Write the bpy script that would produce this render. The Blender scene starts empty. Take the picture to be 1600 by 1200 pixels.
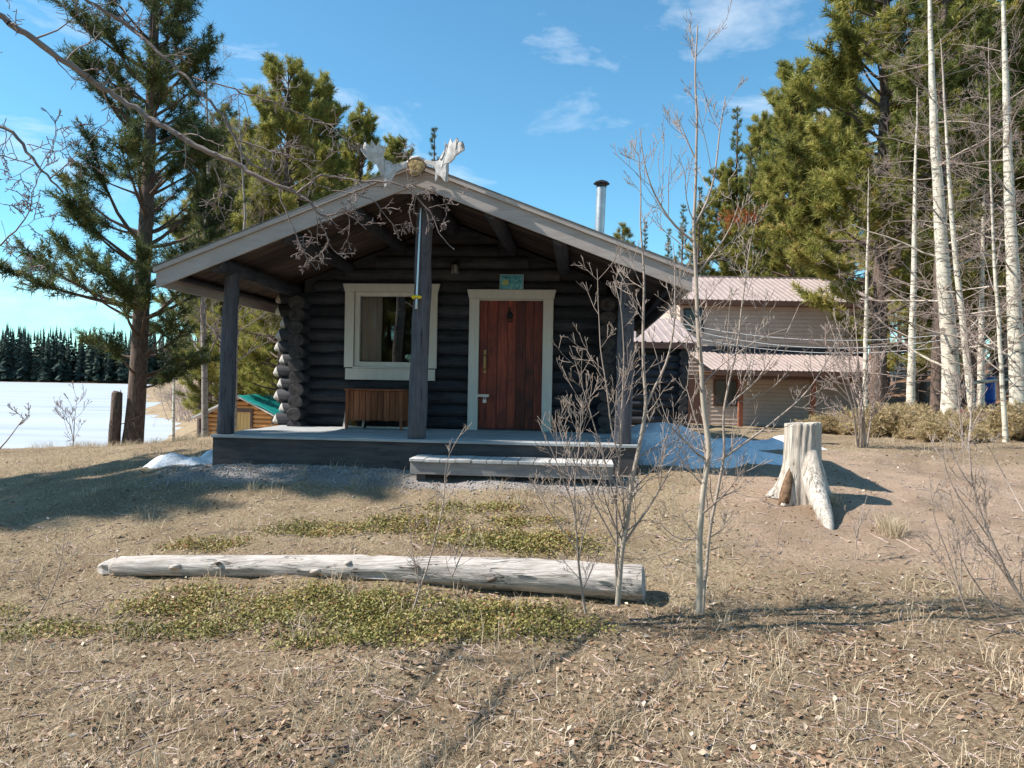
import bpy, math, random
import numpy as np
from mathutils import Vector, Matrix

# ------------------------------------------------------------------ camera, sky, sun, exposure
scene = bpy.context.scene
FPX = 1143.0                      # focal length in pixels of the 1600 px wide photograph
CAMZ = 1.5
ROLL = math.radians(1.0)
cam_data = bpy.data.cameras.new('camera')
cam_data.sensor_width = 36.0
cam_data.lens = FPX / 1600.0 * 36.0
cam_data.clip_start = 0.05
cam_data.clip_end = 4000.0
cam = bpy.data.objects.new('camera', cam_data)
scene.collection.objects.link(cam)
cam.matrix_world = Matrix.Translation((0, 0, CAMZ)) @ Matrix.Rotation(math.pi / 2, 4, 'X') @ Matrix.Rotation(ROLL, 4, 'Z')
scene.camera = cam

SUN_EL = math.radians(46.0)
SUN_AZ = math.radians(-6.0)       # sun stands to the left (-X), a little on the viewer's side
to_sun = Vector((-math.cos(SUN_AZ) * math.cos(SUN_EL), math.sin(SUN_AZ) * math.cos(SUN_EL), math.sin(SUN_EL)))
sun_data = bpy.data.lights.new('sun', 'SUN')
sun_data.energy = 5.0
sun_data.angle = math.radians(0.53)
sun_data.color = (1.0, 0.935, 0.86)
sun = bpy.data.objects.new('sun', sun_data)
scene.collection.objects.link(sun)
sun.rotation_euler = to_sun.to_track_quat('Z', 'Y').to_euler()
sun.location = (-30, 5, 40)

world = bpy.data.worlds.new('World')
scene.world = world
world.use_nodes = True
wn = world.node_tree.nodes
wl = world.node_tree.links
wn.clear()
w_out = wn.new('ShaderNodeOutputWorld')
w_bg = wn.new('ShaderNodeBackground')
w_sky = wn.new('ShaderNodeTexSky')
w_sky.sky_type = 'NISHITA'
w_sky.sun_disc = False
w_sky.sun_elevation = SUN_EL
w_sky.sun_rotation = math.atan2(to_sun.x, to_sun.y)
w_sky.air_density = 1.0
w_sky.dust_density = 0.15
w_sky.ozone_density = 1.0
w_bg.inputs['Strength'].default_value = 0.100
# thin clouds, everywhere alike, over the sky
w_tc = wn.new('ShaderNodeTexCoord')
w_map = wn.new('ShaderNodeMapping')
w_map.inputs['Scale'].default_value = (1.0, 1.0, 3.2)
w_noise = wn.new('ShaderNodeTexNoise')
w_noise.inputs['Scale'].default_value = 3.1
w_noise.inputs['Detail'].default_value = 7.0
w_noise.inputs['Roughness'].default_value = 0.6
w_noise.inputs['Distortion'].default_value = 0.4
w_ramp = wn.new('ShaderNodeValToRGB')
w_ramp.color_ramp.elements[0].position = 0.53
w_ramp.color_ramp.elements[1].position = 0.80
w_ramp.color_ramp.elements[1].color = (0.85, 0.85, 0.85, 1)
w_mix = wn.new('ShaderNodeMixRGB')
w_mix.inputs['Color2'].default_value = (7.0, 7.4, 7.8, 1)
w_tint = wn.new('ShaderNodeMixRGB')
w_tint.blend_type = 'MULTIPLY'
w_tint.inputs['Fac'].default_value = 1.0
w_tint.inputs['Color2'].default_value = (0.61, 1.07, 1.15, 1)
wl.new(w_tc.outputs['Generated'], w_map.inputs['Vector'])
wl.new(w_map.outputs['Vector'], w_noise.inputs['Vector'])
wl.new(w_noise.outputs['Fac'], w_ramp.inputs['Fac'])
wl.new(w_sky.outputs['Color'], w_tint.inputs['Color1'])
wl.new(w_tint.outputs['Color'], w_mix.inputs['Color1'])
wl.new(w_ramp.outputs['Color'], w_mix.inputs['Fac'])
wl.new(w_mix.outputs['Color'], w_bg.inputs['Color'])
wl.new(w_bg.outputs['Background'], w_out.inputs['Surface'])

scene.view_settings.view_transform = 'Standard'
scene.view_settings.look = 'None'
scene.view_settings.exposure = 0.84
scene.view_settings.gamma = 1.0
scene.view_settings.use_curve_mapping = False
scene.render.engine = 'CYCLES'
scene.cycles.max_bounces = 6
scene.cycles.transparent_max_bounces = 12

# ------------------------------------------------------------------ helpers
random.seed(7)
RNG = np.random.default_rng(11)
COL = scene.collection
CR, SR = math.cos(ROLL), math.sin(ROLL)


def at(u, v, y):
    """Point of the place seen at pixel (u, v) of the photograph when it stands y metres ahead."""
    du, dv = (u - 800.0) / FPX, (600.0 - v) / FPX
    return Vector((y * (du * CR - dv * SR), y, CAMZ + y * (du * SR + dv * CR)))


def tag(o, label=None, cat=None, group=None, kind=None):
    if label: o['label'] = label
    if cat: o['category'] = cat
    if group: o['group'] = group
    if kind: o['kind'] = kind
    return o


def thing(name, loc=(0, 0, 0), rotz=0.0, label=None, cat=None, group=None):
    o = bpy.data.objects.new(name, None)
    o.empty_display_size = 0.2
    o.location = loc
    o.rotation_euler = (0, 0, rotz)
    COL.objects.link(o)
    return tag(o, label, cat, group)


def link(name, me, parent=None, loc=None, rot=None):
    o = bpy.data.objects.new(name, me)
    COL.objects.link(o)
    if parent is not None: o.parent = parent
    if loc is not None: o.location = loc
    if rot is not None: o.rotation_euler = rot
    return o


def copy_tree(o, parent=None):
    c = o.copy()
    COL.objects.link(c)
    c.parent = parent
    for ch in list(o.children):
        copy_tree(ch, c)
    return c


def np_mesh(name, V, F, mat=None, smooth=False, attrs=None):
    """V (n,3), F (m,k) all faces of k corners."""
    V = np.ascontiguousarray(V, dtype=np.float32)
    F = np.ascontiguousarray(F, dtype=np.int32)
    me = bpy.data.meshes.new(name)
    m, k = F.shape
    me.vertices.add(len(V)); me.vertices.foreach_set('co', V.ravel())
    me.loops.add(m * k); me.loops.foreach_set('vertex_index', F.ravel())
    me.polygons.add(m)
    me.polygons.foreach_set('loop_start', np.arange(0, m * k, k, dtype=np.int32))
    if smooth:
        me.polygons.foreach_set('use_smooth', np.ones(m, dtype=bool))
    if attrs:
        for an, vals in attrs.items():
            a = me.attributes.new(an, 'FLOAT', 'POINT')
            a.data.foreach_set('value', np.ascontiguousarray(vals, dtype=np.float32))
    me.update(calc_edges=True)
    me.validate()
    if mat is not None: me.materials.append(mat)
    return me


class MB:
    """Collects faces and builds ONE mesh object."""
    def __init__(s):
        s.v = []; s.f = []

    def add(s, vs, fs):
        n = len(s.v)
        s.v += [tuple(p) for p in vs]
        s.f += [tuple(i + n for i in f) for f in fs]
        return s

    def box(s, x0, x1, y0, y1, z0, z1, mat=None):
        vs = [Vector(p) for p in ((x0, y0, z0), (x1, y0, z0), (x1, y1, z0), (x0, y1, z0), (x0, y0, z1), (x1, y0, z1), (x1, y1, z1), (x0, y1, z1))]
        if mat is not None: vs = [mat @ p for p in vs]
        return s.add(vs, [(3, 2, 1, 0), (4, 5, 6, 7), (0, 1, 5, 4), (1, 2, 6, 5), (2, 3, 7, 6), (3, 0, 4, 7)])

    def prism(s, pts, d):
        """pts: 3D polygon, d: extrusion vector."""
        pts = [Vector(p) for p in pts]; d = Vector(d); n = len(pts)
        vs = pts + [p + d for p in pts]
        fs = [tuple(range(n - 1, -1, -1)), tuple(range(n, 2 * n))]
        fs += [(i, (i + 1) % n, (i + 1) % n + n, i + n) for i in range(n)]
        return s.add(vs, fs)

    def tube(s, path, radii, n=8, cap=True, squash=None, jit=0.0, rng=None):
        path = [Vector(p) for p in path]
        if not hasattr(radii, '__len__'): radii = [radii] * len(path)
        t0 = (path[-1] - path[0]).normalized()
        ref = Vector((0, 0, 1)) if abs(t0.z) < 0.8 else Vector((1, 0, 0))
        vs = []
        for i, p in enumerate(path):
            a = path[max(i - 1, 0)]; b = path[min(i + 1, len(path) - 1)]
            t = (b - a).normalized()
            nx = t.cross(ref).normalized(); ny = t.cross(nx).normalized()
            for k in range(n):
                an = 2 * math.pi * k / n
                r = radii[i] * (1 + (rng.uniform(-jit, jit) if rng else 0))
                ca, sa = math.cos(an), math.sin(an)
                if squash: ca *= squash[0]; sa *= squash[1]
                vs.append(p + nx * (r * ca) + ny * (r * sa))
        m = len(path)
        fs = [(i * n + k, i * n + (k + 1) % n, (i + 1) * n + (k + 1) % n, (i + 1) * n + k) for i in range(m - 1) for k in range(n)]
        if cap:
            fs.append(tuple(range(n - 1, -1, -1))); fs.append(tuple((m - 1) * n + k for k in range(n)))
        return s.add(vs, fs)

    def lathe(s, prof, n=16, c=(0, 0, 0)):
        """prof: list of (r, z)."""
        vs = []
        for r, z in prof:
            for k in range(n):
                a = 2 * math.pi * k / n
                vs.append((c[0] + r * math.cos(a), c[1] + r * math.sin(a), c[2] + z))
        m = len(prof)
        fs = [(i * n + k, i * n + (k + 1) % n, (i + 1) * n + (k + 1) % n, (i + 1) * n + k) for i in range(m - 1) for k in range(n)]
        fs.append(tuple(range(n - 1, -1, -1))); fs.append(tuple((m - 1) * n + k for k in range(n)))
        return s.add(vs, fs)

    def mesh(s, name, mat, smooth=False):
        me = bpy.data.meshes.new(name)
        me.from_pydata([tuple(p) for p in s.v], [], s.f)
        me.update()
        if smooth:
            for p in me.polygons: p.use_smooth = True
        if mat is not None: me.materials.append(mat)
        return me

    def build(s, name, mat, parent=None, smooth=False, bevel=0.0, loc=None):
        o = link(name, s.mesh(name, mat, smooth), parent, loc)
        if bevel:
            b = o.modifiers.new('bevel', 'BEVEL'); b.width = bevel; b.segments = 2; b.limit_method = 'ANGLE'
        return o


def smooth_by_angle(o, deg=40):
    me = o.data
    for p in me.polygons: p.use_smooth = True
    try:
        me.set_sharp_from_angle(angle=math.radians(deg))
    except Exception:
        pass
    return o


# value noise for relief
_PERM = np.random.default_rng(5).random((64, 64))


def vnoise(x, y, s):
    x = np.asarray(x, float) / s; y = np.asarray(y, float) / s
    xi = np.floor(x).astype(int); yi = np.floor(y).astype(int)
    fx = x - xi; fy = y - yi
    fx = fx * fx * (3 - 2 * fx); fy = fy * fy * (3 - 2 * fy)
    a = _PERM[xi % 64, yi % 64]; b = _PERM[(xi + 1) % 64, yi % 64]
    c = _PERM[xi % 64, (yi + 1) % 64]; d = _PERM[(xi + 1) % 64, (yi + 1) % 64]
    return (a * (1 - fx) + b * fx) * (1 - fy) + (c * (1 - fx) + d * fx) * fy


def sstep(a, b, x):
    t = np.clip((np.asarray(x, float) - a) / (b - a), 0, 1)
    return t * t * (3 - 2 * t)


# ------------------------------------------------------------------ materials
def nodes_of(name):
    m = bpy.data.materials.new(name)
    m.use_nodes = True
    nt = m.node_tree
    bs = nt.nodes['Principled BSDF']
    return m, nt, bs


def ramp(nt, src, stops):
    r = nt.nodes.new('ShaderNodeValToRGB')
    el = r.color_ramp.elements
    while len(el) < len(stops): el.new(0.5)
    for e, (p, c) in zip(el, stops):
        e.position = p; e.color = (*c, 1)
    nt.links.new(src, r.inputs['Fac'])
    return r.outputs['Color']


def coords(nt, scale=(1, 1, 1), rand=True, use='Object'):
    tc = nt.nodes.new('ShaderNodeTexCoord')
    mp = nt.nodes.new('ShaderNodeMapping')
    mp.inputs['Scale'].default_value = scale
    nt.links.new(tc.outputs[use], mp.inputs['Vector'])
    if rand:
        oi = nt.nodes.new('ShaderNodeObjectInfo')
        ml = nt.nodes.new('ShaderNodeMath'); ml.operation = 'MULTIPLY'; ml.inputs[1].default_value = 37.0
        nt.links.new(oi.outputs['Random'], ml.inputs[0])
        cb = nt.nodes.new('ShaderNodeCombineXYZ')
        for k in range(3): nt.links.new(ml.outputs[0], cb.inputs[k])
        nt.links.new(cb.outputs[0], mp.inputs['Location'])
    return mp.outputs['Vector']


def noise(nt, vec, scale, detail=6, rough=0.6, dist=0.0):
    n = nt.nodes.new('ShaderNodeTexNoise')
    n.inputs['Scale'].default_value = scale
    n.inputs['Detail'].default_value = detail
    n.inputs['Roughness'].default_value = rough
    n.inputs['Distortion'].default_value = dist
    nt.links.new(vec, n.inputs['Vector'])
    return n.outputs['Fac']


def mixc(nt, fac, a, b, mode='MIX'):
    m = nt.nodes.new('ShaderNodeMixRGB'); m.blend_type = mode
    for sock, val in ((m.inputs['Fac'], fac), (m.inputs['Color1'], a), (m.inputs['Color2'], b)):
        if hasattr(val, 'is_linked'): nt.links.new(val, sock)
        elif isinstance(val, (int, float)): sock.default_value = val
        else: sock.default_value = (*val, 1)
    return m.outputs['Color']


def bumpit(nt, bs, src, strength, dist=0.02):
    b = nt.nodes.new('ShaderNodeBump')
    b.inputs['Strength'].default_value = strength
    b.inputs['Distance'].default_value = dist
    nt.links.new(src, b.inputs['Height'])
    nt.links.new(b.outputs['Normal'], bs.inputs['Normal'])


def wood(name, c1, c2, c3=None, axis=0, scale=6.0, stretch=14.0, rough=0.85, bump=0.4, vary=0.35, blotch=0.5, spec=0.2, crack=0.0):
    """Grain running along the given local axis; each object gets its own piece of the pattern and its own tone."""
    m, nt, bs = nodes_of(name)
    sc = [stretch / 2.0] * 3; sc[axis] = 0.5
    v = coords(nt, tuple(sc))
    g = noise(nt, v, scale, 8, 0.65, 0.6)
    col = ramp(nt, g, [(0.32, c1), (0.68, c2)])
    if c3 is not None:
        v2 = coords(nt, (1, 1, 1))
        b = noise(nt, v2, 2.3, 5, 0.6)
        f = ramp(nt, b, [(0.45, (0, 0, 0)), (0.72, (blotch, blotch, blotch))])
        col = mixc(nt, f, col, c3)
    oi = nt.nodes.new('ShaderNodeObjectInfo')
    mr = nt.nodes.new('ShaderNodeMapRange')
    mr.inputs['To Min'].default_value = 1 - vary; mr.inputs['To Max'].default_value = 1 + vary
    nt.links.new(oi.outputs['Random'], mr.inputs['Value'])
    cb = nt.nodes.new('ShaderNodeCombineXYZ')
    for k in range(3): nt.links.new(mr.outputs[0], cb.inputs[k])
    col = mixc(nt, 1.0, col, cb.outputs[0], 'MULTIPLY')
    if crack:      # drying checks: thin dark lines along the grain
        sc2 = [stretch] * 3; sc2[axis] = 0.55
        cn = noise(nt, coords(nt, tuple(sc2)), 1.6, 3, 0.5, 0.4)
        cl_ = ramp(nt, cn, [(0.482, (0, 0, 0)), (0.5, (1, 1, 1)), (0.518, (0, 0, 0))])
        gate = ramp(nt, noise(nt, coords(nt, (1, 1, 1)), 3.0, 3, 0.5), [(0.46, (0, 0, 0)), (0.56, (crack, crack, crack))])
        cm = mixc(nt, 1.0, cl_, gate, 'MULTIPLY')
        col = mixc(nt, cm, col, tuple(c * 0.16 for c in c1))
        g = mixc(nt, cm, g, (0, 0, 0))
    nt.links.new(col, bs.inputs['Base Color'])
    bs.inputs['Roughness'].default_value = rough
    bs.inputs['Specular IOR Level'].default_value = spec
    if bump: bumpit(nt, bs, g, bump, 0.01)
    return m


def plain(name, c1, c2, scale=8.0, rough=0.8, bump=0.15, metal=0.0, spec=0.3, stretch=(1, 1, 1), detail=6, lo=0.35, hi=0.65):
    m, nt, bs = nodes_of(name)
    v = coords(nt, stretch)
    g = noise(nt, v, scale, detail, 0.62)
    nt.links.new(ramp(nt, g, [(lo, c1), (hi, c2)]), bs.inputs['Base Color'])
    bs.inputs['Roughness'].default_value = rough
    bs.inputs['Metallic'].default_value = metal
    bs.inputs['Specular IOR Level'].default_value = spec
    if bump: bumpit(nt, bs, g, bump, 0.01)
    return m


def leafy(name, stops, rough=0.6, trans=0.33, spec=0.25):
    """Foliage: tint attribute picks the colour of each tuft or leaf, some light passes through."""
    m, nt, bs = nodes_of(name)
    at_ = nt.nodes.new('ShaderNodeAttribute'); at_.attribute_name = 'tint'
    col = ramp(nt, at_.outputs['Fac'], stops)
    nt.links.new(col, bs.inputs['Base Color'])
    bs.inputs['Roughness'].default_value = rough
    bs.inputs['Specular IOR Level'].default_value = spec
    if trans:
        tr = nt.nodes.new('ShaderNodeBsdfTranslucent')
        nt.links.new(col, tr.inputs['Color'])
        mx = nt.nodes.new('ShaderNodeMixShader'); mx.inputs[0].default_value = trans
        out = nt.nodes['Material Output']
        nt.links.new(bs.outputs[0], mx.inputs[1]); nt.links.new(tr.outputs[0], mx.inputs[2])
        nt.links.new(mx.outputs[0], out.inputs['Surface'])
    return m


M = {}
M['log'] = wood('stained_log', (0.017, 0.018, 0.023), (0.053, 0.053, 0.061), (0.075, 0.070, 0.070), 0, 5, 10, 0.75, 0.6, 0.32, 0.55, crack=0.9)
M['log_y'] = wood('stained_log_side', (0.017, 0.018, 0.023), (0.053, 0.053, 0.061), (0.075, 0.070, 0.070), 1, 5, 10, 0.75, 0.6, 0.32, 0.55, crack=0.9)
M['log_end'] = plain('log_end_grain', (0.030, 0.026, 0.026), (0.085, 0.074, 0.070), 14, 0.9, 0.4)
M['sunlit_end'] = plain('sunlit_axe_cut_end', (0.34, 0.31, 0.28), (0.52, 0.49, 0.45), 12, 0.9, 0.4)  # much paler than the other log ends: sunlight painted into the cut tips
M['post'] = wood('porch_post_wood', (0.062, 0.060, 0.070), (0.125, 0.120, 0.134), (0.145, 0.135, 0.135), 2, 5, 12, 0.8, 0.5, 0.08, 0.45, crack=0.9)
M['trim'] = wood('cream_trim_paint', (0.62, 0.58, 0.51), (0.70, 0.66, 0.58), (0.52, 0.48, 0.42), 2, 4, 10, 0.6, 0.12, 0.05, 0.25)
M['rake'] = wood('taupe_rake_paint', (0.37, 0.315, 0.285), (0.48, 0.415, 0.375), (0.31, 0.27, 0.245), 0, 4, 10, 0.7, 0.2, 0.05, 0.4)
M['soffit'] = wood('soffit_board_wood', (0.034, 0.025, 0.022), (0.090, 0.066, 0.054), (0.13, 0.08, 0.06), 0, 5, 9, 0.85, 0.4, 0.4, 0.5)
M['deck'] = wood('grey_deck_board', (0.27, 0.28, 0.28), (0.46, 0.47, 0.465), (0.20, 0.205, 0.205), 0, 5, 12, 0.8, 0.4, 0.14, 0.5)
M['skirt'] = wood('dark_skirt_board', (0.05, 0.045, 0.046), (0.10, 0.09, 0.09), (0.13, 0.115, 0.105), 0, 5, 9, 0.8, 0.4, 0.1, 0.4)
M['step'] = wood('pale_step_plank', (0.42, 0.41, 0.39), (0.60, 0.59, 0.56), (0.36, 0.35, 0.33), 1, 5, 10, 0.85, 0.3, 0.1, 0.4)
M['step_front'] = wood('step_front_board', (0.20, 0.185, 0.18), (0.34, 0.32, 0.30), (0.16, 0.145, 0.14), 0, 5, 10, 0.85, 0.35, 0.05, 0.5)
M['door'] = wood('varnished_door_plank', (0.09, 0.014, 0.009), (0.31, 0.060, 0.028), (0.030, 0.008, 0.010), 2, 4, 11, 0.42, 0.2, 0.45, 0.85, 0.35)
M['bench'] = wood('cedar_bench_plank', (0.12, 0.034, 0.016), (0.35, 0.125, 0.052), (0.20, 0.085, 0.05), 2, 4, 12, 0.7, 0.25, 0.3, 0.5)
M['grey_wood'] = wood('weathered_grey_wood', (0.30, 0.265, 0.235), (0.62, 0.57, 0.52), (0.26, 0.215, 0.18), 0, 6, 16, 0.9, 0.9, 0.05, 0.5, crack=1.0)
M['stump'] = wood('weathered_stump_wood', (0.26, 0.22, 0.18), (0.66, 0.61, 0.54), (0.34, 0.28, 0.22), 2, 6, 14, 0.9, 1.0, 0.02, 0.6, crack=1.0)
M['stump_top'] = plain('stump_cut_face', (0.30, 0.26, 0.21), (0.50, 0.46, 0.40), 18, 0.9, 0.3)
M['rot'] = plain('rotten_wood', (0.10, 0.06, 0.035), (0.24, 0.15, 0.09), 22, 0.95, 0.9)
M['orange_log'] = wood('honey_log', (0.42, 0.17, 0.05), (0.62, 0.30, 0.10), (0.36, 0.13, 0.05), 0, 4, 8, 0.6, 0.2, 0.2, 0.5)
M['orange_log_y'] = wood('honey_log_side', (0.42, 0.17, 0.05), (0.62, 0.30, 0.10), (0.36, 0.13, 0.05), 1, 4, 8, 0.6, 0.2, 0.2, 0.5)
M['orange_plank'] = wood('honey_plank', (0.50, 0.27, 0.09), (0.66, 0.40, 0.15), None, 2, 4, 9, 0.6, 0.15, 0.12)
M['red_post'] = wood('red_brown_post', (0.17, 0.055, 0.030), (0.28, 0.10, 0.055), None, 2, 4, 9, 0.7, 0.2, 0.1)
M['brown_trim'] = wood('brown_trim_board', (0.10, 0.055, 0.042), (0.16, 0.09, 0.07), None, 0, 4, 9, 0.7, 0.2, 0.1)
M['tarp'] = plain('green_tarp', (0.0, 0.16, 0.14), (0.01, 0.24, 0.21), 5, 0.5, 0.3)
M['siding'] = plain('beige_vinyl_siding', (0.56, 0.44, 0.37), (0.64, 0.51, 0.43), 3, 0.6, 0.05)
M['metal_roof'] = plain('pinkish_metal_roof', (0.30, 0.238, 0.215), (0.37, 0.298, 0.272), 2.5, 0.6, 0.03, 0.0, 0.5)
M['dark_trim'] = plain('dark_blue_grey_trim', (0.035, 0.037, 0.05), (0.055, 0.058, 0.07), 6, 0.6, 0.05)
M['roofing'] = plain('grey_green_roofing', (0.13, 0.14, 0.13), (0.2, 0.205, 0.195), 9, 0.9, 0.2)
M['galv'] = plain('galvanised_steel', (0.38, 0.385, 0.39), (0.55, 0.555, 0.56), 6, 0.42, 0.05, 0.75, 0.5)
M['soot'] = plain('sooty_cap_metal', (0.02, 0.02, 0.022), (0.05, 0.05, 0.052), 8, 0.5, 0.1, 0.4)
M['black_iron'] = plain('black_iron', (0.015, 0.015, 0.016), (0.035, 0.033, 0.033), 12, 0.5, 0.2, 0.5)
M['brass'] = plain('old_brass', (0.32, 0.20, 0.08), (0.45, 0.30, 0.13), 12, 0.4, 0.1, 0.8)
M['steel'] = plain('bright_steel', (0.55, 0.56, 0.58), (0.68, 0.69, 0.7), 9, 0.3, 0.03, 0.85)
M['yellow'] = plain('yellow_plastic', (0.70, 0.50, 0.02), (0.80, 0.60, 0.04), 6, 0.45, 0.0)
M['antler'] = plain('bleached_antler', (0.40, 0.37, 0.345), (0.62, 0.60, 0.575), 16, 0.7, 0.25)
M['fungus'] = plain('mottled_tan_plaque', (0.14, 0.08, 0.035), (0.48, 0.35, 0.16), 34, 0.85, 0.5)
M['curtain'] = wood('faded_rose_curtain', (0.68, 0.50, 0.47), (0.80, 0.63, 0.60), None, 2, 4, 9, 0.9, 0.1, 0.05)
M['interior'] = plain('dim_interior_wall', (0.10, 0.075, 0.055), (0.14, 0.11, 0.08), 5, 0.9, 0.1)
M['pine_bark'] = plain('pine_bark', (0.060, 0.042, 0.034), (0.20, 0.145, 0.115), 9, 0.95, 0.9, stretch=(3, 3, 0.9), lo=0.35, hi=0.72)
M['stones'] = plain('grey_gravel', (0.20, 0.19, 0.185), (0.42, 0.40, 0.38), 4, 0.9, 0.2)
M['red_paint'] = plain('red_hull_paint', (0.62, 0.03, 0.02), (0.75, 0.05, 0.03), 5, 0.4, 0.05)
M['teal_paint'] = plain('grey_teal_hull_paint', (0.10, 0.17, 0.18), (0.16, 0.25, 0.26), 5, 0.5, 0.05)
M['blue_plastic'] = plain('blue_barrel_plastic', (0.02, 0.07, 0.32), (0.03, 0.10, 0.42), 5, 0.45, 0.05)
M['cabin_brown'] = wood('brown_cabin_log', (0.20, 0.10, 0.05), (0.30, 0.16, 0.085), None, 0, 4, 8, 0.8, 0.2, 0.1)
M['pale_board'] = plain('pale_boards', (0.55, 0.50, 0.42), (0.65, 0.6, 0.52), 5, 0.8, 0.1)
M['wire'] = plain('pale_wire', (0.60, 0.60, 0.60), (0.70, 0.70, 0.70), 5, 0.5, 0.0)


def aspen_bark(name, pale1, pale2, dark, amount, twig):
    """Pale bark with dark scars on stems; thin twigs (attribute rad) are brownish grey."""
    m, nt, bs = nodes_of(name)
    v = coords(nt, (1, 1, 1), True)
    col = ramp(nt, noise(nt, v, 7, 5, 0.6), [(0.35, pale1), (0.65, pale2)])
    vs = coords(nt, (1.2, 1.2, 4.5), True)
    sc = ramp(nt, noise(nt, vs, 3.2, 5, 0.65), [(amount, (0, 0, 0)), (amount + 0.09, (0.9, 0.9, 0.9))])
    col = mixc(nt, sc, col, dark)
    a = nt.nodes.new('ShaderNodeAttribute'); a.attribute_name = 'rad'
    mr = nt.nodes.new('ShaderNodeMapRange')
    mr.inputs['From Min'].default_value = 0.008; mr.inputs['From Max'].default_value = 0.034
    nt.links.new(a.outputs['Fac'], mr.inputs['Value'])
    col = mixc(nt, mr.outputs[0], twig, col)
    nt.links.new(col, bs.inputs['Base Color'])
    bs.inputs['Roughness'].default_value = 0.75
    bs.inputs['Specular IOR Level'].default_value = 0.25
    bumpit(nt, bs, sc, 0.3, 0.01)
    return m


M['aspen'] = aspen_bark('aspen_bark', (0.52, 0.47, 0.38), (0.66, 0.60, 0.49), (0.10, 0.08, 0.065), 0.53, (0.30, 0.23, 0.195))
M['aspen_young'] = aspen_bark('young_aspen_bark', (0.46, 0.42, 0.32), (0.60, 0.55, 0.43), (0.16, 0.13, 0.10), 0.60, (0.33, 0.265, 0.22))
M['aspen_old'] = aspen_bark('old_aspen_bark', (0.22, 0.19, 0.17), (0.36, 0.315, 0.28), (0.09, 0.075, 0.065), 0.54, (0.21, 0.165, 0.15))
M['willow'] = aspen_bark('willow_bark', (0.34, 0.26, 0.22), (0.42, 0.33, 0.28), (0.2, 0.15, 0.12), 0.7, (0.40, 0.31, 0.275))
M['pine_green'] = leafy('pine_needles', [(0.0, (0.045, 0.062, 0.022)), (0.45, (0.155, 0.175, 0.042)), (0.85, (0.29, 0.28, 0.075)), (1.0, (0.30, 0.16, 0.06))])
M['pine_dark'] = leafy('dark_pine_needles', [(0.0, (0.030, 0.045, 0.022)), (0.5, (0.090, 0.115, 0.036)), (0.9, (0.19, 0.195, 0.06)), (1.0, (0.22, 0.14, 0.06))])
M['pine_gold'] = leafy('golden_pine_needles', [(0.0, (0.085, 0.098, 0.025)), (0.45, (0.30, 0.29, 0.065)), (0.85, (0.48, 0.43, 0.13)), (1.0, (0.40, 0.22, 0.08))])
M['pine_rust'] = leafy('rusty_dead_needles', [(0.0, (0.34, 0.10, 0.04)), (1.0, (0.48, 0.17, 0.06))])
M['juniper'] = leafy('tan_juniper_sprays', [(0.0, (0.19, 0.155, 0.075)), (0.5, (0.44, 0.34, 0.18)), (1.0, (0.62, 0.49, 0.30))])
M['spruce_hazed'] = leafy('hazed_spruce_needles', [(0.0, (0.035, 0.050, 0.046)), (0.6, (0.066, 0.086, 0.068)), (1.0, (0.12, 0.125, 0.085))], 0.9, 0.0, 0.0)  # lightened and cooled in colour, standing in for haze across the lake
M['straw'] = leafy('dry_grass_blades', [(0.0, (0.22, 0.155, 0.095)), (0.5, (0.44, 0.345, 0.225)), (1.0, (0.66, 0.56, 0.41))], 0.8, 0.2)
M['bearberry'] = leafy('bearberry_leaves', [(0.0, (0.10, 0.095, 0.028)), (0.5, (0.25, 0.23, 0.065)), (0.8, (0.40, 0.335, 0.125)), (1.0, (0.34, 0.16, 0.08))], 0.5, 0.2)
M['litter'] = leafy('dead_leaf_litter', [(0.0, (0.10, 0.055, 0.033)), (0.35, (0.24, 0.145, 0.088)), (0.7, (0.42, 0.305, 0.21)), (1.0, (0.64, 0.55, 0.44))], 0.75, 0.1)


def glass_mat():
    m = bpy.data.materials.new('window_glass')
    m.use_nodes = True
    nt = m.node_tree; nt.nodes.clear()
    out = nt.nodes.new('ShaderNodeOutputMaterial')
    tr = nt.nodes.new('ShaderNodeBsdfTransparent'); tr.inputs['Color'].default_value = (0.86, 0.89, 0.88, 1)
    gl = nt.nodes.new('ShaderNodeBsdfGlossy'); gl.inputs['Roughness'].default_value = 0.004
    fr = nt.nodes.new('ShaderNodeFresnel'); fr.inputs['IOR'].default_value = 1.75
    nb = nt.nodes.new('ShaderNodeTexNoise'); nb.inputs['Scale'].default_value = 2.5
    bp = nt.nodes.new('ShaderNodeBump'); bp.inputs['Strength'].default_value = 0.02; bp.inputs['Distance'].default_value = 0.02
    nt.links.new(nb.outputs['Fac'], bp.inputs['Height']); nt.links.new(bp.outputs['Normal'], gl.inputs['Normal'])
    mx = nt.nodes.new('ShaderNodeMixShader')
    nt.links.new(fr.outputs[0], mx.inputs[0]); nt.links.new(tr.outputs[0], mx.inputs[1]); nt.links.new(gl.outputs[0], mx.inputs[2])
    nt.links.new(mx.outputs[0], out.inputs['Surface'])
    return m


M['glass'] = glass_mat()


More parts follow.
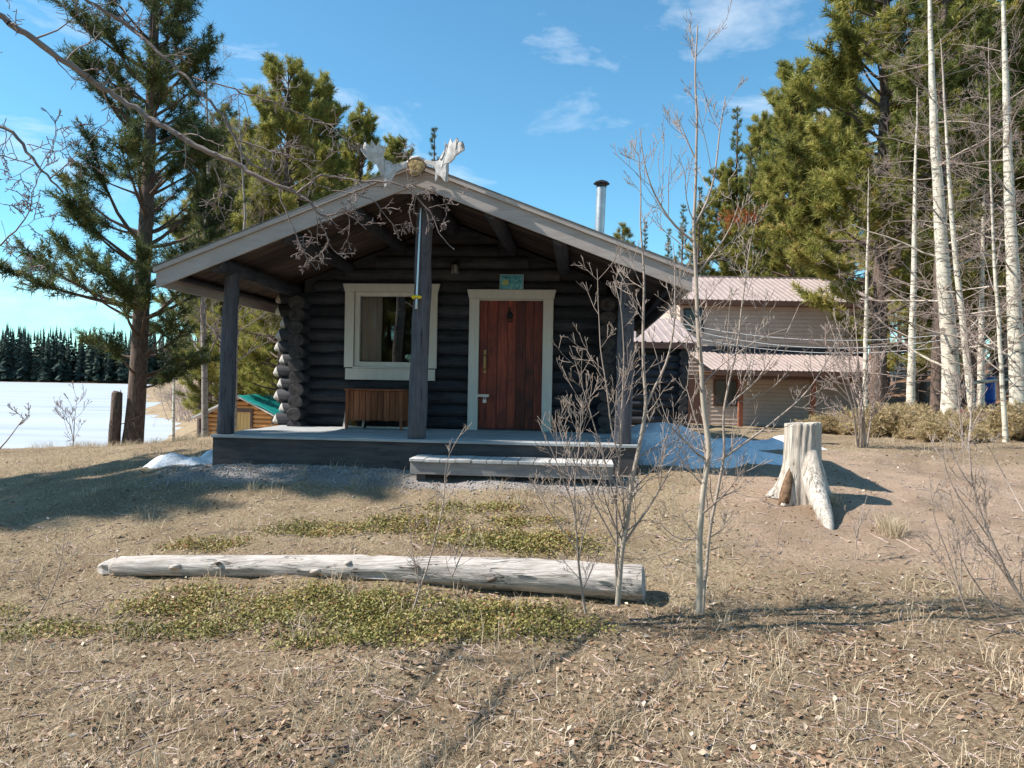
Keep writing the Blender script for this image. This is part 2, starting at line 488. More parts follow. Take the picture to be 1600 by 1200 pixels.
def snow_mat():
    m, nt, bs = nodes_of('old_snow')
    v = coords(nt, (1, 1, 1), False)
    g = noise(nt, v, 9, 8, 0.65)
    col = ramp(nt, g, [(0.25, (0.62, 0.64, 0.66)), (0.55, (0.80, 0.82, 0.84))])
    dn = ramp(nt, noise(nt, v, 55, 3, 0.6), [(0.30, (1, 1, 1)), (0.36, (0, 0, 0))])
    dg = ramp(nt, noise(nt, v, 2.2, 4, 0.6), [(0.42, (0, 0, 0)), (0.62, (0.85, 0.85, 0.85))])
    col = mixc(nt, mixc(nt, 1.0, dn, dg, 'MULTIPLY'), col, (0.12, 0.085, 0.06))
    nt.links.new(col, bs.inputs['Base Color'])
    bs.inputs['Roughness'].default_value = 0.7
    bumpit(nt, bs, g, 0.9, 0.05)
    return m


M['snow'] = snow_mat()


def ice_mat():
    m, nt, bs = nodes_of('snowy_lake_ice')
    v = coords(nt, (0.02, 0.10, 1), False)
    g = noise(nt, v, 2.0, 7, 0.6, 0.5)
    nt.links.new(ramp(nt, g, [(0.3, (0.27, 0.31, 0.36)), (0.46, (0.38, 0.41, 0.44)), (0.7, (0.43, 0.455, 0.48))]), bs.inputs['Base Color'])
    bs.inputs['Roughness'].default_value = 0.6
    return m


M['ice'] = ice_mat()


def ground_mat():
    """Dry turf, sandy dirt, moss, leaf litter, gravel and forest floor, mixed by painted zones of the ground itself."""
    m, nt, bs = nodes_of('dry_ground')
    v = coords(nt, (1, 1, 1), False)
    fine = noise(nt, v, 38, 8, 0.75)
    mid = noise(nt, v, 7, 7, 0.7)
    big = noise(nt, v, 1.1, 5, 0.6)
    grass = ramp(nt, fine, [(0.30, (0.068, 0.050, 0.030)), (0.47, (0.27, 0.21, 0.13)), (0.70, (0.52, 0.43, 0.29))])  # turf base darkened to stand in for shade between the straw
    grass = mixc(nt, ramp(nt, mid, [(0.42, (0, 0, 0)), (0.7, (0.7, 0.7, 0.7))]), grass, (0.29, 0.20, 0.135))
    dirt = ramp(nt, fine, [(0.3, (0.21, 0.145, 0.10)), (0.68, (0.51, 0.385, 0.28))])
    dirt = mixc(nt, ramp(nt, mid, [(0.45, (0, 0, 0)), (0.75, (0.6, 0.6, 0.6))]), dirt, (0.42, 0.28, 0.20))
    litter = ramp(nt, fine, [(0.35, (0.10, 0.068, 0.040)), (0.5, (0.26, 0.19, 0.12)), (0.68, (0.46, 0.36, 0.25))])
    gravel = ramp(nt, fine, [(0.35, (0.22, 0.20, 0.19)), (0.65, (0.44, 0.40, 0.37))])
    forest = ramp(nt, mid, [(0.35, (0.14, 0.075, 0.045)), (0.65, (0.30, 0.17, 0.10))])

    def attr(n):
        a = nt.nodes.new('ShaderNodeAttribute'); a.attribute_name = n
        return a.outputs['Fac']

    def zone(n, width=0.22):
        ad = nt.nodes.new('ShaderNodeMath'); ad.operation = 'ADD'
        sb = nt.nodes.new('ShaderNodeMath'); sb.operation = 'SUBTRACT'; sb.inputs[1].default_value = 0.5
        nt.links.new(mid, sb.inputs[0]); nt.links.new(attr(n), ad.inputs[0]); nt.links.new(sb.outputs[0], ad.inputs[1])
        return ramp(nt, ad.outputs[0], [(0.5 - width, (0, 0, 0)), (0.5 + width, (1, 1, 1))])

    col = mixc(nt, zone('dirt'), grass, dirt)
    col = mixc(nt, zone('litter'), col, litter)
    col = mixc(nt, zone('gravel'), col, gravel)
    col = mixc(nt, zone('forest'), col, forest)
    col = mixc(nt, ramp(nt, big, [(0.42, (0.0, 0.0, 0.0)), (0.66, (0.55, 0.55, 0.55))]), col, (0.17, 0.118, 0.075))
    nt.links.new(col, bs.inputs['Base Color'])
    bs.inputs['Roughness'].default_value = 0.95
    bs.inputs['Specular IOR Level'].default_value = 0.1
    bumpit(nt, bs, fine, 0.9, 0.03)
    return m


M['ground'] = ground_mat()

# ------------------------------------------------------------------ ground, lake
CTRL = np.array([
    (-6, 0, -.14), (0, 0, -.14), (6, 0, -.10), (-6, -10, -.3), (6, -10, -.3), (0, -10, -.3), (-20, -10, -.5), (20, -10, 0), (-20, 0, -.5), (20, 2, .2),
    (-3.2, 5.75, -.07), (1, 5.3, -.055), (0, 3, -.1), (4, 5.3, .0), (-8, 5.5, -.22), (10, 5.5, .2), (-16, 8, -.35),
    (-3.6, 8.5, .47), (-1, 8.25, .47), (1.2, 7.9, .46), (2.95, 7.4, .40), (4.6, 8.2, .40), (8, 8, .36), (-7, 9, .05), (-1, 12, .5), (-3.6, 12, .5), (1.5, 12, .52), (0, 16, .5),
    (-5.2, 13.5, .42), (-7.2, 14.5, .16), (-10.5, 15, -.06), (-16, 15, -.4), (-24, 15, -.7),
    (-5, 19, .1), (-8.2, 17.8, -.45), (-11, 18, -1.0), (-8, 23, -1.7), (-10, 28, -2.0), (-6, 30, -1.2),
    (5, 12, .56), (12, 12, .62), (8, 16, .5), (9, 24, .1), (10, 28, .0), (13, 31, .0), (16, 20, .75), (20, 16, .9), (22, 30, 1.4), (26, 40, 2.3),
    (34, 60, 3.6), (17, 45, 1.3), (0, 26, .2), (0, 45, .6), (-12, 60, 1.4), (-26, 100, 3.0), (0, 100, 3.2), (50, 100, 4.6), (50, 30, 2.5), (50, 0, 1.0), (-40, 0, -.8), (0, -50, -.3), (-40, -50, -.8), (50, -50, .3),
], float)


def _tps_fit(P):
    n = len(P)
    d = np.hypot(P[:, None, 0] - P[None, :, 0], P[:, None, 1] - P[None, :, 1])
    K = np.where(d > 0, d * d * np.log(np.maximum(d, 1e-9)), 0) + np.eye(n) * 0.15
    A = np.zeros((n + 3, n + 3))
    A[:n, :n] = K; A[:n, n] = 1; A[:n, n + 1:] = P[:, :2]; A[n, :n] = 1; A[n + 1:, :n] = P[:, :2].T
    b = np.zeros(n + 3); b[:n] = P[:, 2]
    return np.linalg.solve(A, b)


_TW = _tps_fit(CTRL)
LAKE_Z = -2.3
FAR_SHORE = 420.0


def lake_dist(x, y):
    """Positive over the lake, negative on land, roughly in metres."""
    near = y - (20.5 + 0.04 * np.abs(x + 14) + 0.8 * np.sin(x * 0.21))
    right = np.where(y < 140, -0.43 * y - 1.2, -61.4 - 0.432 * (y - 140)) - x + 1.2 * np.sin(y * 0.13)
    return np.minimum(np.minimum(near, right * 0.9), FAR_SHORE - y + 4 * np.sin(x * 0.03))


def gz(x, y):
    x = np.asarray(x, float); y = np.asarray(y, float)
    xs, ys = np.clip(x, -45, 52), np.clip(y, -50, 110)
    sh = xs.shape
    xf, yf = xs.ravel(), ys.ravel()
    z = np.zeros(len(xf))
    n = len(CTRL)
    for i in range(n):
        d2 = (xf - CTRL[i, 0]) ** 2 + (yf - CTRL[i, 1]) ** 2
        z += _TW[i] * 0.5 * d2 * np.log(np.maximum(d2, 1e-12))
    z += _TW[n] + _TW[n + 1] * xf + _TW[n + 2] * yf
    z = np.clip(z.reshape(sh), -2.2, 5.0)
    far = sstep(60, 160, np.hypot(x, y))
    z = z * (1 - far) + far * np.minimum(4.0 + 2.0 * vnoise(x + 900, y + 900, 60), 6)
    z = z + 0.30 * (vnoise(x + 50, y + 50, 9) - .5) * sstep(14, 30, y)
    z = np.where(y > 330, np.minimum(z, LAKE_Z + 0.5 + 0.02 * np.maximum(y - 430, 0)), z)
    d = lake_dist(x, y)
    w = np.where(y < 60, 3.2, 8.0)
    k = sstep(-1, 0.6, d / w)
    return z * (1 - k) + (LAKE_Z - 0.8) * k


def relief(x, y):
    r = 0.05 * (vnoise(x + 31, y + 17, 0.7) - .5) + 0.045 * (vnoise(x + 3, y + 7, 0.26) - .5) + 0.022 * (vnoise(x + 13, y + 5, 0.11) - .5)
    return r * np.where(np.hypot(x, y) < 40, 1, 0)


def gzr(x, y):
    return gz(x, y) + relief(np.asarray(x, float), np.asarray(y, float))


def g1(x, y):
    return float(gz(np.array([x]), np.array([y]))[0])


def axis(dense0, dense1, step, lo, hi, grow=1.13):
    a = list(np.arange(dense0, dense1, step))
    s = step; p = a[-1]
    while p < hi:
        s = min(s * grow, 60); p += s; a.append(p)
    s = step; p = a[0]; left = []
    while p > lo:
        s = min(s * grow, 60); p -= s; left.append(p)
    return np.array(left[::-1] + a)


def zones(x, y):
    n1 = vnoise(x + 40, y + 11, 1.6); n2 = vnoise(x + 8, y + 71, 0.6)
    dirt = np.clip(sstep(0.8, 3.0, x + 0.8 * (n1 - .5)) * sstep(4.6, 6.0, y - .6 * n1) * (1 - sstep(9.3, 11.5, y)) * 1.0, 0, 1)
    dirt = np.maximum(dirt, 0.75 * sstep(2.6, 4, x) * sstep(3.2, 5.2, y) * (1 - sstep(10, 13, y)))
    litter = (1 - sstep(4.8, 6.2, y + 0.8 * (n1 - .5))) * (0.30 + 0.6 * n2) + 0.55 * sstep(1.0, 2.6, x) * (1 - sstep(5.0, 6.0, y))
    # beyond the dirt, greyish duff in front of the junipers
    litter = np.maximum(litter, 0.62 * sstep(4.5, 6.5, x) * sstep(9, 10.5, y) * (1 - sstep(15, 18, y)))
    yaw = math.radians(5.5)
    lx = (x + 1.17) * math.cos(yaw) - (y - 8.45) * math.sin(yaw); ly = (x + 1.17) * math.sin(yaw) + (y - 8.45) * math.cos(yaw)
    gravel = sstep(-2.9, -2.5, lx) * (1 - sstep(2.3, 2.8, lx)) * sstep(-1.0, -0.45, ly) * (1 - sstep(2.5, 3, ly)) * 0.95
    forest = sstep(17, 22, y) * sstep(6, 9, x) * sstep(30, 34, y + 1.2 * np.maximum(x - 11, 0)) 
    forest = np.maximum(forest, sstep(60, 90, np.hypot(x, y)) * 0.3)
    return dirt, np.clip(litter, 0, 1), gravel, np.clip(forest, 0, 1)


gx = axis(-9, 10, 0.105, -800, 800)
gy = axis(1.6, 14, 0.095, -250, 900)
GX, GY = np.meshgrid(gx, gy, indexing='ij')
GZ = gzr(GX, GY)
nx_, ny_ = GX.shape
idx = np.arange(nx_ * ny_).reshape(nx_, ny_)
GF = np.stack([idx[:-1, :-1], idx[1:, :-1], idx[1:, 1:], idx[:-1, 1:]], -1).reshape(-1, 4)
zd, zl, zg, zf = zones(GX, GY)
ground = link('ground', np_mesh('ground', np.stack([GX, GY, GZ], -1).reshape(-1, 3), GF, M['ground'], True,
                                {'dirt': zd.ravel(), 'litter': zl.ravel(), 'gravel': zg.ravel(), 'forest': zf.ravel()}))
tag(ground, 'dry straw coloured ground with bare dirt and leaf litter', 'ground', kind='structure')

lake = MB().add([(-790, 16, LAKE_Z), (10, 16, LAKE_Z), (10, 440, LAKE_Z), (-790, 440, LAKE_Z)], [(0, 1, 2, 3)]).build('lake', M['ice'])
tag(lake, 'frozen lake under white snow left of the cabin', 'lake', kind='structure')

# ------------------------------------------------------------------ log cabin
YAW = math.radians(-5.5)
CAB_Z = 0.45                                    # ground at the deck
cabin = thing('log_cabin', (-1.17, 8.45, CAB_Z), YAW, 'dark stained log cabin with a gabled front porch and cream trimmed door and window', 'cabin')
Z = lambda z: z - CAB_Z                         # world height -> cabin height
DECK = Z(0.84)
RX, RTOP, SLOPE = 0.08, Z(3.92), 0.385          # ridge position, ridge top, roof slope
RTH = 0.05
XL, XR = -2.94, 3.13                            # eave ends
YF, YB = -0.30, 7.6                             # roof front and back
YW = 2.0                                        # face of the front wall
WXL, WXR = -2.10, 2.30                          # side wall centre lines
roof_z = lambda x: RTOP - SLOPE * abs(x - RX)
rl = random.Random(3)


def log_mesh(name, a, b, r, mat, endmat=None, n=12, wob=0.006, seed=0, squash=None, taper=0.0, segs=None, point=False):
    """One log along a->b, a little crooked and knotty, its sawn ends in end grain."""
    a, b = Vector(a), Vector(b)
    L = (b - a).length
    segs = segs or max(2, min(9, int(L / 0.45) + 2))
    r_ = random.Random(seed)
    t = (b - a).normalized()
    ref = Vector((0, 0, 1)) if abs(t.z) < 0.8 else Vector((1, 0, 0))
    n1 = t.cross(ref).normalized(); n2 = n1.cross(t).normalized()
    path, rad = [], []
    for i in range(segs):
        f = i / (segs - 1)
        w = 0 if i in (0, segs - 1) else wob
        path.append(a.lerp(b, f) + n1 * r_.uniform(-w, w) + n2 * r_.uniform(-w, w))
        rad.append(r * (1 - taper * f) * r_.uniform(0.965, 1.035))
    # eased ends
    e = min(0.012, L * 0.2)
    path = [path[0]] + [path[0] + t * e] + path[1:-1] + [path[-1] - t * e, path[-1]]
    rad = [rad[0] * 0.93, rad[0]] + rad[1:-1] + [rad[-1], rad[-1] * 0.93]
    if point:      # axe-cut end: slanting down to a blunt tip
        path = [path[0] - t * 0.085 - Vector((0, 0, r * 0.45)), path[0] - t * 0.04 - Vector((0, 0, r * 0.2))] + path
        rad = [rad[0] * 0.28, rad[0] * 0.68] + rad
    mb = MB().tube(path, rad, n, True, squash, 0.012, r_)
    me = mb.mesh(name, mat, False)
    for p in me.polygons: p.use_smooth = len(p.vertices) == 4
    if endmat is not None:
        me.materials.append(endmat)
        for p in me.polygons:
            if len(p.vertices) > 4: p.material_index = 1
        if point:
            me.materials.append(M['sunlit_end'])  # left tips take the paler end, sun put into its colour
            for i, p in enumerate(me.polygons):
                if i < 2 * n: p.material_index = 2
            for p in me.polygons:
                if len(p.vertices) > 4 and p.center.dot(t) < (a + b).dot(t) / 2: p.material_index = 2
    return me


# openings in the front wall: (x0, x1, z0, z1)
DOOR = (0.505, 1.405, DECK, DECK + 1.86)
WIN = (-1.315, -0.235, Z(1.71), Z(2.79))
OPEN = [(DOOR[0] - 0.06, DOOR[1] + 0.06, -1, DOOR[3] + 0.05), (WIN[0] - 0.02, WIN[1] + 0.02, WIN[2] - 0.03, WIN[3] + 0.02)]

# backing of the front wall, with the openings left free
mb = MB()
y0, y1 = YW + 0.075, YW + 0.145
xs = [WXL, OPEN[1][0], OPEN[1][1], OPEN[0][0], OPEN[0][1], WXR]
EZ = Z(2.74)
mb.box(xs[0], xs[1], y0, y1, -0.1, EZ); mb.box(xs[1], xs[2], y0, y1, -0.1, OPEN[1][2]); mb.box(xs[1], xs[2], y0, y1, OPEN[1][3], EZ)
mb.box(xs[2], xs[3], y0, y1, -0.1, EZ); mb.box(xs[3], xs[4], y0, y1, OPEN[0][3], EZ); mb.box(xs[4], xs[5], y0, y1, -0.1, EZ)
mb.prism([(WXL, y0, EZ), (WXR, y0, EZ), (WXR, y0, roof_z(WXR) - 0.12), (RX, y0, RTOP - 0.12), (WXL, y0, roof_z(WXL) - 0.12)], (0, y1 - y0, 0))
front_wall = mb.build('front_wall', M['log'], cabin)

PITCH, LR = 0.176, 0.100
k = 0
zc = DECK - 0.09
course = 0
while zc < RTOP - 0.36:
    zmid = zc
    x0, x1 = WXL - 0.32 + rl.uniform(-.05, .05), WXR + 0.28 + rl.uniform(-.05, .05)
    lim = (RTOP - 0.20 - (zmid + 0.07)) / SLOPE
    if zmid > Z(2.70):
        x0, x1 = max(WXL - 0.05, RX - lim), min(WXR + 0.05, RX + lim)
    segs = [(x0, x1)]
    for ox0, ox1, oz0, oz1 in OPEN:
        if zmid + LR * 0.8 > oz0 and zmid - LR * 0.8 < oz1:
            ns = []
            for s0, s1 in segs:
                if ox1 <= s0 or ox0 >= s1: ns.append((s0, s1)); continue
                if ox0 - s0 > 0.06: ns.append((s0, ox0))
                if s1 - ox1 > 0.06: ns.append((ox1, s1))
            segs = ns
    for s0, s1 in segs:
        c = ((s0 + s1) / 2, YW + 0.10, zmid)
        me = log_mesh('log', (s0 - c[0], 0, 0), (s1 - c[0], 0, 0), LR * rl.uniform(0.96, 1.06), M['log'], M['log_end'], 14, 0.007, 100 + k, (1.0, 0.96), point=(s0 == x0 and zmid < Z(2.70)))
        link('log', me, front_wall, c); k += 1
    zc += PITCH * rl.uniform(0.97, 1.03); course += 1

# side walls: one log above the other, ends standing out past the corner
for sx, xx in ((-1, WXL), (1, WXR)):
    sw = MB().box(xx - 0.035, xx + 0.035, YW + 0.15, YB - 0.55, -0.1, Z(2.76)).build('side_wall', M['log_y'], cabin)
    zc = DECK - 0.09 + 0.088
    while zc < Z(2.74):
        ya, yb = YW - 0.20 + rl.uniform(-.07, .03), YB - 0.35
        c = (xx, (ya + yb) / 2, zc)
        me = log_mesh('log', (0, ya - c[1], 0), (0, yb - c[1], 0), 0.103 * rl.uniform(0.94, 1.1), M['log_y'], M['log_end'], 14, 0.008, 300 + k, (1.12, 0.94))
        link('log', me, sw, c); k += 1
        zc += PITCH * rl.uniform(0.97, 1.03)
mb = MB().box(WXL, WXR, YB - 0.62, YB - 0.5, -0.1, EZ)
mb.prism([(WXL, YB - 0.62, EZ), (WXR, YB - 0.62, EZ), (WXR, YB - 0.62, roof_z(WXR) - 0.12), (RX, YB - 0.62, RTOP - 0.12), (WXL, YB - 0.62, roof_z(WXL) - 0.12)], (0, 0.12, 0))
mb.build('back_wall', M['log'], cabin)
MB().box(WXL, WXR, YW + 0.15, YB - 0.62, DECK - 0.12, DECK - 0.02).build('inner_floor', M['interior'], cabin)
MB().box(WXL + 0.05, WXR - 0.05, YW + 2.4, YW + 2.48, DECK - 0.02, Z(2.74)).build('inner_partition', M['interior'], cabin)

# porch deck
mb = MB().box(-2.34, 2.58, 0.04, YW + 0.06, DECK - 0.17, DECK - 0.032)
deck = mb.build('porch_deck', M['skirt'], cabin)
nb = 14
bw = (YW + 0.02 + 0.03) / nb
for i in range(nb):
    ya = -0.03 + i * bw
    x0, x1 = -2.40 + rl.uniform(-.012, .012), 2.62 + rl.uniform(-.012, .012)
    dz = rl.uniform(-.003, .003)
    b = MB().box(x0, x1, -bw / 2 + 0.004, bw / 2 - 0.004, -0.032, 0).build('deck_board', M['deck'], deck, bevel=0.004, loc=(0, ya + bw / 2, DECK + dz))
    b.rotation_euler = (rl.uniform(-.006, .006), 0, 0)
MB().box(-2.38, 2.60, 0.0, 0.035, -0.12, DECK - 0.035).build('skirt_board', M['skirt'], deck, bevel=0.004)
MB().box(-2.38, -2.342, 0.04, YW, -0.12, DECK - 0.035).build('skirt_board', M['skirt'], deck, bevel=0.004)
MB().box(2.582, 2.62, 0.04, YW, -0.12, DECK - 0.035).build('skirt_board', M['skirt'], deck, bevel=0.004)

# roof
PUR = [(-2.26, 0.095), (-1.42, 0.085), (-0.66, 0.085), (RX, 0.11), (0.94, 0.085), (1.70, 0.085), (2.46, 0.095)]
ROOF_UNDER = 0.10
mb = MB()
for xa, xb in ((XL, RX), (RX, XR)):
    mb.prism([(xa, YF + 0.03, roof_z(xa)), (xb, YF + 0.03, roof_z(xb)), (xb, YF + 0.03, roof_z(xb) - RTH), (xa, YF + 0.03, roof_z(xa) - RTH)], (0, YB - YF - 0.03, 0))
roof = mb.build('roof', M['roofing'], cabin)
ang = math.atan(SLOPE)
nsb = 14
sw_ = 0.178
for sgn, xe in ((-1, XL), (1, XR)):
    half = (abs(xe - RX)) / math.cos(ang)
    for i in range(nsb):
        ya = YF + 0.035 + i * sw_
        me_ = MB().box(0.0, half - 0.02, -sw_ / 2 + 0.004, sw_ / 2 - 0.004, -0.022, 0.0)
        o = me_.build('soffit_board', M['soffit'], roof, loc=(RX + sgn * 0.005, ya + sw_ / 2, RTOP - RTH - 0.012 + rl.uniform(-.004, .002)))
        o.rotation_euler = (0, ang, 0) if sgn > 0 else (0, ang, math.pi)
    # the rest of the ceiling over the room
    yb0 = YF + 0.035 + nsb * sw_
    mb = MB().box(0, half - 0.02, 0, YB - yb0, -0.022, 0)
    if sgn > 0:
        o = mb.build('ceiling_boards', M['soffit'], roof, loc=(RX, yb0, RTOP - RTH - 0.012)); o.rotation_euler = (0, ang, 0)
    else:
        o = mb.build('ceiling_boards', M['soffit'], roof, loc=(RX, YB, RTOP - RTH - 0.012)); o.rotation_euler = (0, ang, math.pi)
    # eave board along the side
    xa, xb = sorted((xe, xe - sgn * 0.03))
    MB().box(xa, xb, YF + 0.032, YB, roof_z(xe) - 0.20, roof_z(xe) - RTH - 0.002).build('eave_board', M['rake'], roof, bevel=0.003)
    # eave purlin just inside the edge
    xi = xe - sgn * 0.16
    me = log_mesh('purlin', (0, 0, 0), (0, YB - YF - 0.2, 0), 0.04, M['log_y'], M['log_end'], 8, 0.004, 900 + sgn)
    link('purlin', me, roof, (xi, YF + 0.06, roof_z(xi) - ROOF_UNDER - 0.035))
for i, (px, pr) in enumerate(PUR):
    c = (px, YF + 0.05, roof_z(px) - ROOF_UNDER - pr)
    me = log_mesh('purlin', (0, 0, 0), (0, YB - YF - 0.3, 0), pr, M['log_y'], M['log_end'], 12, 0.012, 950 + i)
    link('purlin', me, roof, c)
# rake boards: a wide board and a narrow lip above it, mitred at the ridge
RK, LIP = 0.19, 0.055
for sgn, xe in ((-1, XL), (1, XR)):
    def strip(zo0, zo1, ya, yb, ext):
        xo = xe + sgn * ext
        pts = [(xo, ya, roof_z(xo) + zo0), (RX, ya, RTOP + zo0), (RX, ya, RTOP + zo1), (xo, ya, roof_z(xo) + zo1)]
        if sgn < 0: pts = pts
        return MB().prism(pts, (0, yb - ya, 0))
    strip(-RK - 0.035, -0.037, YF, YF + 0.028, 0.0).build('rake_board', M['rake'], roof, bevel=0.003)
    strip(-0.035, 0.022, YF - 0.028, YF + 0.029, 0.02).build('rake_lip', M['rake'], roof, bevel=0.003)
    strip(0.024, 0.034, YF - 0.035, YB, 0.03).build('roofing_sheet', M['roofing'], roof)
# gusset board closing the gable tip
gw = 0.30
MB().prism([(RX - gw, YF + 0.031, RTOP - RK - SLOPE * gw - 0.005), (RX + gw, YF + 0.031, RTOP - RK - SLOPE * gw - 0.005), (RX + 0.02, YF + 0.031, RTOP - 0.1), (RX - 0.02, YF + 0.031, RTOP - 0.1)], (0, 0.02, 0)).build('gable_gusset', M['rake'], roof)

# stove pipe through the right slope
cw = at(935, 300, 12.1)
cl = Matrix.Rotation(-YAW, 3, 'Z') @ (cw - Vector(cabin.location))
cb = roof_z(cl.x) - 0.06
ctop = Z(at(935, 292, 12.1).z)
mb = MB().lathe([(0.08, 0), (0.08, 0.45), (0.083, 0.452), (0.083, 0.47), (0.079, 0.472), (0.079, 0.9), (0.082, 0.902), (0.082, 0.92), (0.078, 0.922), (0.078, ctop - cb)], 20)
chim = smooth_by_angle(mb.build('stove_pipe', M['galv'], roof, loc=(cl.x, cl.y, cb)))
chim.rotation_euler = (0, math.radians(1.6), 0)
hl = ctop - cb
mb = MB().lathe([(0.13, hl + 0.045), (0.135, hl + 0.05), (0.10, hl + 0.085), (0.02, hl + 0.115)], 20)
for a in range(3):
    t = a * 2.1 + 0.4
    mb.tube([(0.074 * math.cos(t), 0.074 * math.sin(t), hl - 0.03), (0.085 * math.cos(t), 0.085 * math.sin(t), hl + 0.055)], 0.006, 5)
mb.lathe([(0.085, hl - 0.01), (0.085, hl + 0.005), (0.075, hl + 0.006)], 16)
o = mb.build('pipe_cap', M['soot'], roof, loc=(cl.x, cl.y, cb)); o.rotation_euler = chim.rotation_euler

# porch posts
def post(xb, xt, ztop, rb, rt, seed):
    a, b = Vector((0, 0, 0)), Vector((xt - xb, 0, ztop - DECK))
    me = log_mesh('porch_post', a, b, rb, M['post'], M['log_end'], 16, 0.010, seed, None, 1 - rt / rb, 9)
    return link('porch_post', me, cabin, (xb, 0.15, DECK))


post(-2.30, -2.25, roof_z(-2.25) - ROOF_UNDER - 0.15, 0.098, 0.086, 1)
cpost = post(0.045, 0.105, RTOP - ROOF_UNDER - 0.18, 0.112, 0.098, 2)
post(2.44, 2.46, roof_z(2.46) - ROOF_UNDER - 0.15, 0.100, 0.088, 3)

# window
wx0, wx1, wz0, wz1 = WIN
win = MB()
fw = 0.07
yf0, yf1 = YW + 0.0, YW + 0.10
win.box(wx0, wx0 + fw, yf0, yf1, wz0, wz1); win.box(wx1 - fw, wx1, yf0, yf1, wz0, wz1)
win.box(wx0 + fw, wx1 - fw, yf0, yf1, wz1 - 0.06, wz1); win.box(wx0 + fw, wx1 - fw, yf0, yf1, wz0, wz0 + 0.075)
window = win.build('window', M['trim'], cabin, bevel=0.004)
MB().box(wx0 + fw - .01, wx1 - fw + .01, YW + 0.045, YW + 0.050, wz0 + 0.065, wz1 - 0.05).build('pane', M['glass'], window)
cw_ = 0.135
yc0, yc1 = YW - 0.045, YW - 0.008
MB().box(wx0 - cw_, wx0 - 0.002, yc0, yc1, wz0 - 0.01, wz1 - 0.002).build('casing', M['trim'], window, bevel=0.004)
MB().box(wx1 + 0.002, wx1 + cw_, yc0, yc1, wz0 - 0.01, wz1 - 0.002).build('casing', M['trim'], window, bevel=0.004)
MB().prism([(wx0 - cw_ - 0.005, yc0 - 0.006, wz1), (wx1 + cw_ + 0.005, yc0 - 0.006, wz1), (wx1 + cw_ + 0.035, yc0 - 0.006, wz1 + 0.115), (wx0 - cw_ - 0.035, yc0 - 0.006, wz1 + 0.115)], (0, 0.045, 0)).build('head_casing', M['trim'], window, bevel=0.004)
MB().box(wx0 - 0.002, wx1 + 0.002, yc0 - 0.02, YW + 0.02, wz0 - 0.022, wz0 - 0.002).build('sill', M['trim'], window, bevel=0.004)
MB().box(wx0 - 0.115, wx1 + 0.115, yc0 - 0.004, yc1, wz0 - 0.185, wz0 - 0.024).build('apron_board', M['trim'], window, bevel=0.004)

# door
dx0, dx1, dz0, dz1 = DOOR
door = MB().box(dx0, dx1, YW + 0.045, YW + 0.075, dz0 + 0.02, dz1).build('door', M['door'], cabin)
npk = 7
pw = (dx1 - dx0) / npk
xx = dx0
wts = [0.9, 1.1, 1.15, 0.95, 1.05, 0.9, 0.95]
for i in range(npk):
    w = pw * wts[i] / (sum(wts) / npk)
    MB().box(-w / 2 + 0.003, w / 2 - 0.003, 0, 0.028 + rl.uniform(-.003, .003), -(dz1 - dz0) / 2 + 0.025, (dz1 - dz0) / 2 - 0.004).build('plank', M['door'], door, bevel=0.004, loc=(xx + w / 2, YW + 0.017, (dz0 + dz1) / 2)); xx += w
tw = 0.145
dcas = MB().box(dx0 - tw, dx0 - 0.004, yc0, YW + 0.03, dz0 + 0.0, dz1 - 0.002).build('door_casing', M['trim'], cabin, bevel=0.004)
MB().box(dx1 + 0.004, dx1 + tw, yc0, YW + 0.03, dz0 + 0.0, dz1 - 0.002).build('door_casing', M['trim'], cabin, bevel=0.004)
MB().prism([(dx0 - tw - 0.005, yc0 - 0.006, dz1), (dx1 + tw + 0.005, yc0 - 0.006, dz1), (dx1 + tw + 0.035, yc0 - 0.006, dz1 + 0.13), (dx0 - tw - 0.035, yc0 - 0.006, dz1 + 0.13)], (0, 0.07, 0)).build('head_casing', M['trim'], cabin, bevel=0.004)
MB().box(dx0 - 0.003, dx1 + 0.003, YW + 0.0, YW + 0.04, dz1 - 0.02, dz1 - 0.003).build('door_stop', M['trim'], cabin)
MB().box(dx0 - 0.003, dx1 + 0.003, YW - 0.03, YW + 0.08, dz0 - 0.0, dz0 + 0.02).build('threshold', M['skirt'], cabin, bevel=0.003)
# handle: vertical brass pull with thumb plate
hz = dz0 + 0.93
hx = dx0 + 0.085
mb = MB().box(hx - 0.018, hx + 0.018, YW + 0.004, YW + 0.016, hz - 0.12, hz + 0.21)
mb.tube([(hx, YW + 0.006, hz + 0.14), (hx, YW - 0.035, hz + 0.11), (hx, YW - 0.04, hz + 0.02), (hx, YW - 0.035, hz - 0.05), (hx, YW + 0.006, hz - 0.08)], 0.011, 7)
mb.build('door_handle', M['brass'], door, bevel=0.002)
# knocker
kx, kz = (dx0 + dx1) / 2 - 0.02, dz1 - 0.28
mb = MB().lathe([(0.035, 0), (0.045, 0.008), (0.03, 0.018), (0.0, 0.02)], 14)
for i, p in enumerate(mb.v): mb.v[i] = (kx + p[0], YW + 0.016 - p[2], kz + 0.05 + p[1] * 1.2)
mb.tube([(kx + 0.032 * math.sin(t), YW - 0.008, kz + 0.0 - 0.045 * math.cos(t)) for t in np.linspace(-2.4, 2.4, 12)], 0.008, 6)
mb.box(kx - 0.014, kx + 0.014, YW - 0.005, YW + 0.016, kz + 0.10, kz + 0.165)
mb.build('door_knocker', M['black_iron'], door)
